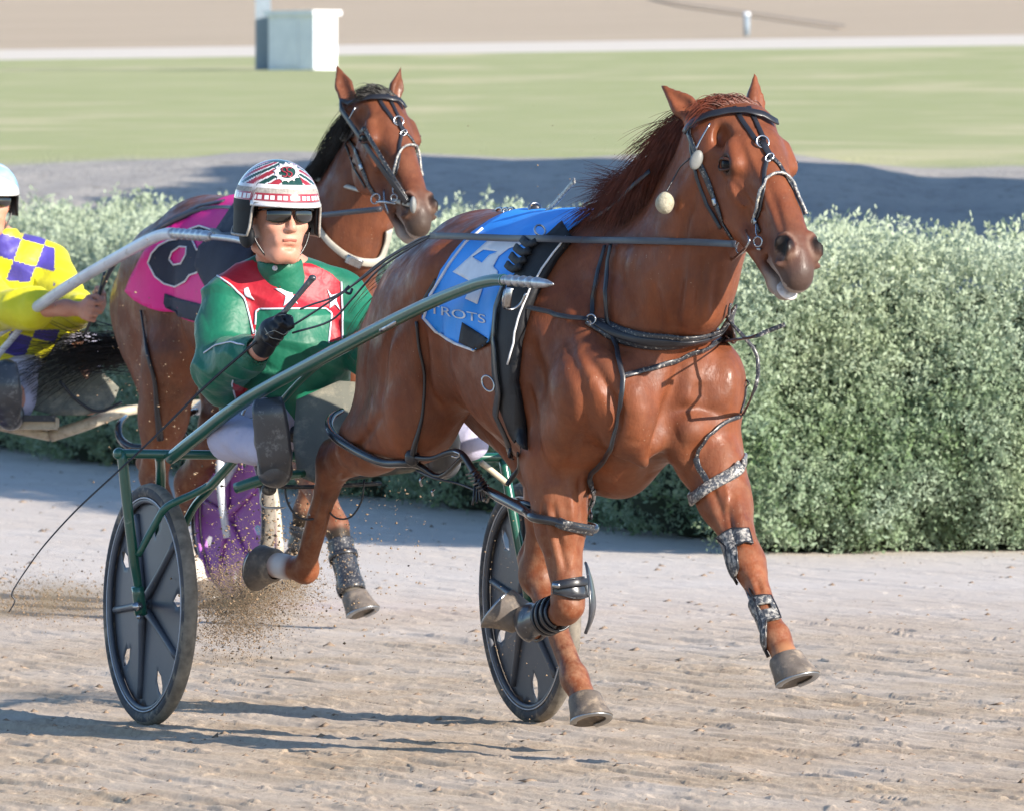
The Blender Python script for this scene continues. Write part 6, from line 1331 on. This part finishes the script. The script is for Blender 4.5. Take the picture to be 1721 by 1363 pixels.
for h_, k_, a_ in ((w3(40, 630, 38.6), w3(42, 640, 38.3), w3(28, 680, 38.1)), (w3(80, 630, 38.6), w3(135, 590, 38.4), w3(150, 660, 38.3))): ft.cone(h_, .10, k_, .08, k=.04); ft.cone(k_, .075, a_, .055, k=.02)
garment('trousers', drvB, ft, ['trouser_white'], lambda px, py, c, n_: np.zeros(len(px)), .008, 25)
bootmesh(drvB, w3(18, 700, 38.0), w3(10, 620, 37.98), w3(20, 672, 38.2)); part('sole', *ribbon([tuple(w3(12, 708, 37.97)), tuple(w3(15, 680, 37.93)), tuple(w3(13, 645, 37.92)), tuple(w3(10, 612, 37.94))], [(0, -1, 0)]*4, .095, .018, 5, lambda t: .85+.2*math.sin(t*3.1)), M['boot_black'], drvB)
ohB, VhB, FhB = helmet(drvB, QB, axB, (.118, .138, .124), (0, -.012, .030), lambda az, el, e0: 1 if el < 13 or (30 < (el+az*.4) % 44 < 38) else 0, ['helm_blue', 'helm_white', 'helm_dark'], 62)
V = []
for i in range(25):
    az = math.radians(-62+124*i/24)
    for j in range(4): k = 1+j*.055*math.cos(az*1.35); V.append(QB(.118*math.sin(az)*k, -.012+.138*math.cos(az)*k, .046-.0035*j))
F = [(i*4+j, i*4+j+1, (i+1)*4+j+1, (i+1)*4+j) for i in range(24) for j in range(3)]; part('peak', *shell(V, [axB[2]]*len(V), orient(V, [axB[2]]*len(V), F), .005), M['helm_white'], drvB)
QA_, axA_ = QA, axA; QA, axA = QB, axB
for s in (-1, 1): part('lens', *lens(s), M['lens'], drvB)
QA, axA = QA_, axA_
for s in (-1, 1): part('chin_strap', *tube([tuple(QB(s*.088, .02, -.03)), tuple(QB(s*.070, .035, -.075)), tuple(QB(s*.040, .045, -.112)), tuple(QB(0, .052, -.128))], .004, 6, 4), M['frame_black'], drvB)
rt = thing('reins', 'dark reins running over the pink-clothed horse to the hands of its driver', 'reins', tuple(w3(162, 508, 38)))
tb('near_rein', rt, reinpts([(640, 352), (600, 356), (545, 362), (480, 368), (420, 356), (375, 350), (330, 356), (290, 372), (250, 395), (212, 420), (185, 455), (168, 495)], BBh, [35.7, 35.8, 36, 36.3, 36.8, 37.1, 37.2, 37.3, 37.5, 37.7, 37.8, 37.95], .04), [.010]*11+[.005], 'rein_leather', 8)
tb('far_rein', rt, [W(164, 500, 37.95), W(156, 520, 37.9), W(150, 545, 37.9), W(140, 565, 37.95)], .006, 'black_leather')
rt = thing('whip', 'slim dark whip stock standing between the hands of the yellow-jacketed driver', 'whip', tuple(w3(160, 510, 37.9))); tb('handle', rt, [W(176, 458, 37.9), W(168, 490, 37.9), W(158, 525, 37.9)], [.006, .007, .009], 'black_leather'); tb('butt', rt, [W(158, 525, 37.9), W(155, 535, 37.9)], .011, 'boot_black')
# ------------------------------------------------------------ sand thrown up by hooves and wheels
simple('spray', hexc('9c8468'), .95, c2=hexc('6a5948'), scale=40)
def spray(n_, fn, smin, smax, seed):
    rg = np.random.default_rng(seed); C_ = np.array([fn(rg) for _ in range(n_)]); C_[:, 2] = np.abs(C_[:, 2]-.005)+.005; s_ = smin+(smax-smin)*rg.random(n_)**4
    Rb = base[None]*(1+.4*rg.standard_normal((n_, 6, 1)))*s_[:, None, None]; return (Rb+C_[:, None]).reshape(-1, 3)
gw = lambda rg, x, y, d, sx, sy, sd: np.array(W(x+rg.normal()*sx, y+rg.normal()*sy, d+rg.normal()*sd))
VV = [spray(2600, lambda rg: gw(rg, 410, 985, 30.9, 62, 52, .35), .0008, .0055, 1), spray(1100, lambda rg: gw(rg, 440, 870, 30.6, 75, 55, .3), .001, .0055, 2), spray(16000, lambda rg: gw(rg, 395, 1030, 31.2, 42, 34, .3), .0007, .0030, 3),
      spray(12000, lambda rg: gw(rg, 450, 985, 31.0, 48, 24, .3), .0007, .0028, 8),
      spray(700, lambda rg: gw(rg, 590, 930, 33, 70, 80, 1), .001, .005, 4), spray(260, lambda rg: gw(rg, 250, 640, 36.5, 60, 95, .3), .001, .005, 5), spray(6000, lambda rg: gw(rg, 75, 1020, 37, 90, 28, .8), .0008, .0045, 6),
      spray(260, lambda rg: gw(rg, 860, 1060, 29.4, 50, 110, .3), .001, .003, 7), spray(60, lambda rg: gw(rg, 1000, 300, 28.6, 120, 60, .4), .001, .003, 9)]
V = np.concatenate(VV); n_ = len(V)//6; F = (np.array(bf)[None]+6*np.arange(n_)[:, None, None]).reshape(-1, 3)
solo('flying_sand', V, F, M['spray'], 'flying grains and clods of sand kicked up by the hooves', 'sand spray', (0, 30, 0), kind='stuff', smooth=False)

def dust(cx, r, dens, nm_lab):
    m = bpy.data.materials.new('dust_air'); m.use_nodes = True; t = m.node_tree; t.nodes.clear(); pv = t.nodes.new('ShaderNodeVolumePrincipled'); mo = t.nodes.new('ShaderNodeOutputMaterial'); tc = t.nodes.new('ShaderNodeTexCoord')
    pv.inputs['Color'].default_value = hexc('cdb592'); vm = t.nodes.new('ShaderNodeVectorMath'); vm.operation = 'DIVIDE'; vm.inputs[1].default_value = r; ln = t.nodes.new('ShaderNodeVectorMath'); ln.operation = 'LENGTH'
    t.links.new(tc.outputs['Object'], vm.inputs[0]); t.links.new(vm.outputs[0], ln.inputs[0]); mr = t.nodes.new('ShaderNodeMapRange'); mr.inputs[1].default_value = 1; mr.inputs[2].default_value = .15; mr.inputs[3].default_value = 0; mr.inputs[4].default_value = dens
    nz = t.nodes.new('ShaderNodeTexNoise'); nz.inputs['Scale'].default_value = 9; nz.inputs['Detail'].default_value = 4; t.links.new(tc.outputs['Object'], nz.inputs['Vector']); cr = t.nodes.new('ShaderNodeMapRange'); cr.inputs[1].default_value = .4; cr.inputs[2].default_value = .62; t.links.new(nz.outputs[0], cr.inputs[0])
    mu = t.nodes.new('ShaderNodeMath'); mu.operation = 'MULTIPLY'; t.links.new(ln.outputs['Value'], mr.inputs[0]); t.links.new(mr.outputs[0], mu.inputs[0]); t.links.new(cr.outputs[0], mu.inputs[1]); t.links.new(mu.outputs[0], pv.inputs['Density']); t.links.new(pv.outputs[0], mo.inputs['Volume'])
    V, F = ball(tuple(cx), r, None, 24, 14); solo('dust_cloud', V, F, m, nm_lab, 'dust', tuple(cx), kind='stuff')
dust(W(425, 1000, 31.1), (.20, .30, .13), 9.0, 'brown puff of dust under the hooves beside the green sulky wheel')
dust(W(70, 1015, 37.0), (.42, .5, .11), 4.0, 'low streak of dust behind the left wheel near the whip lash')
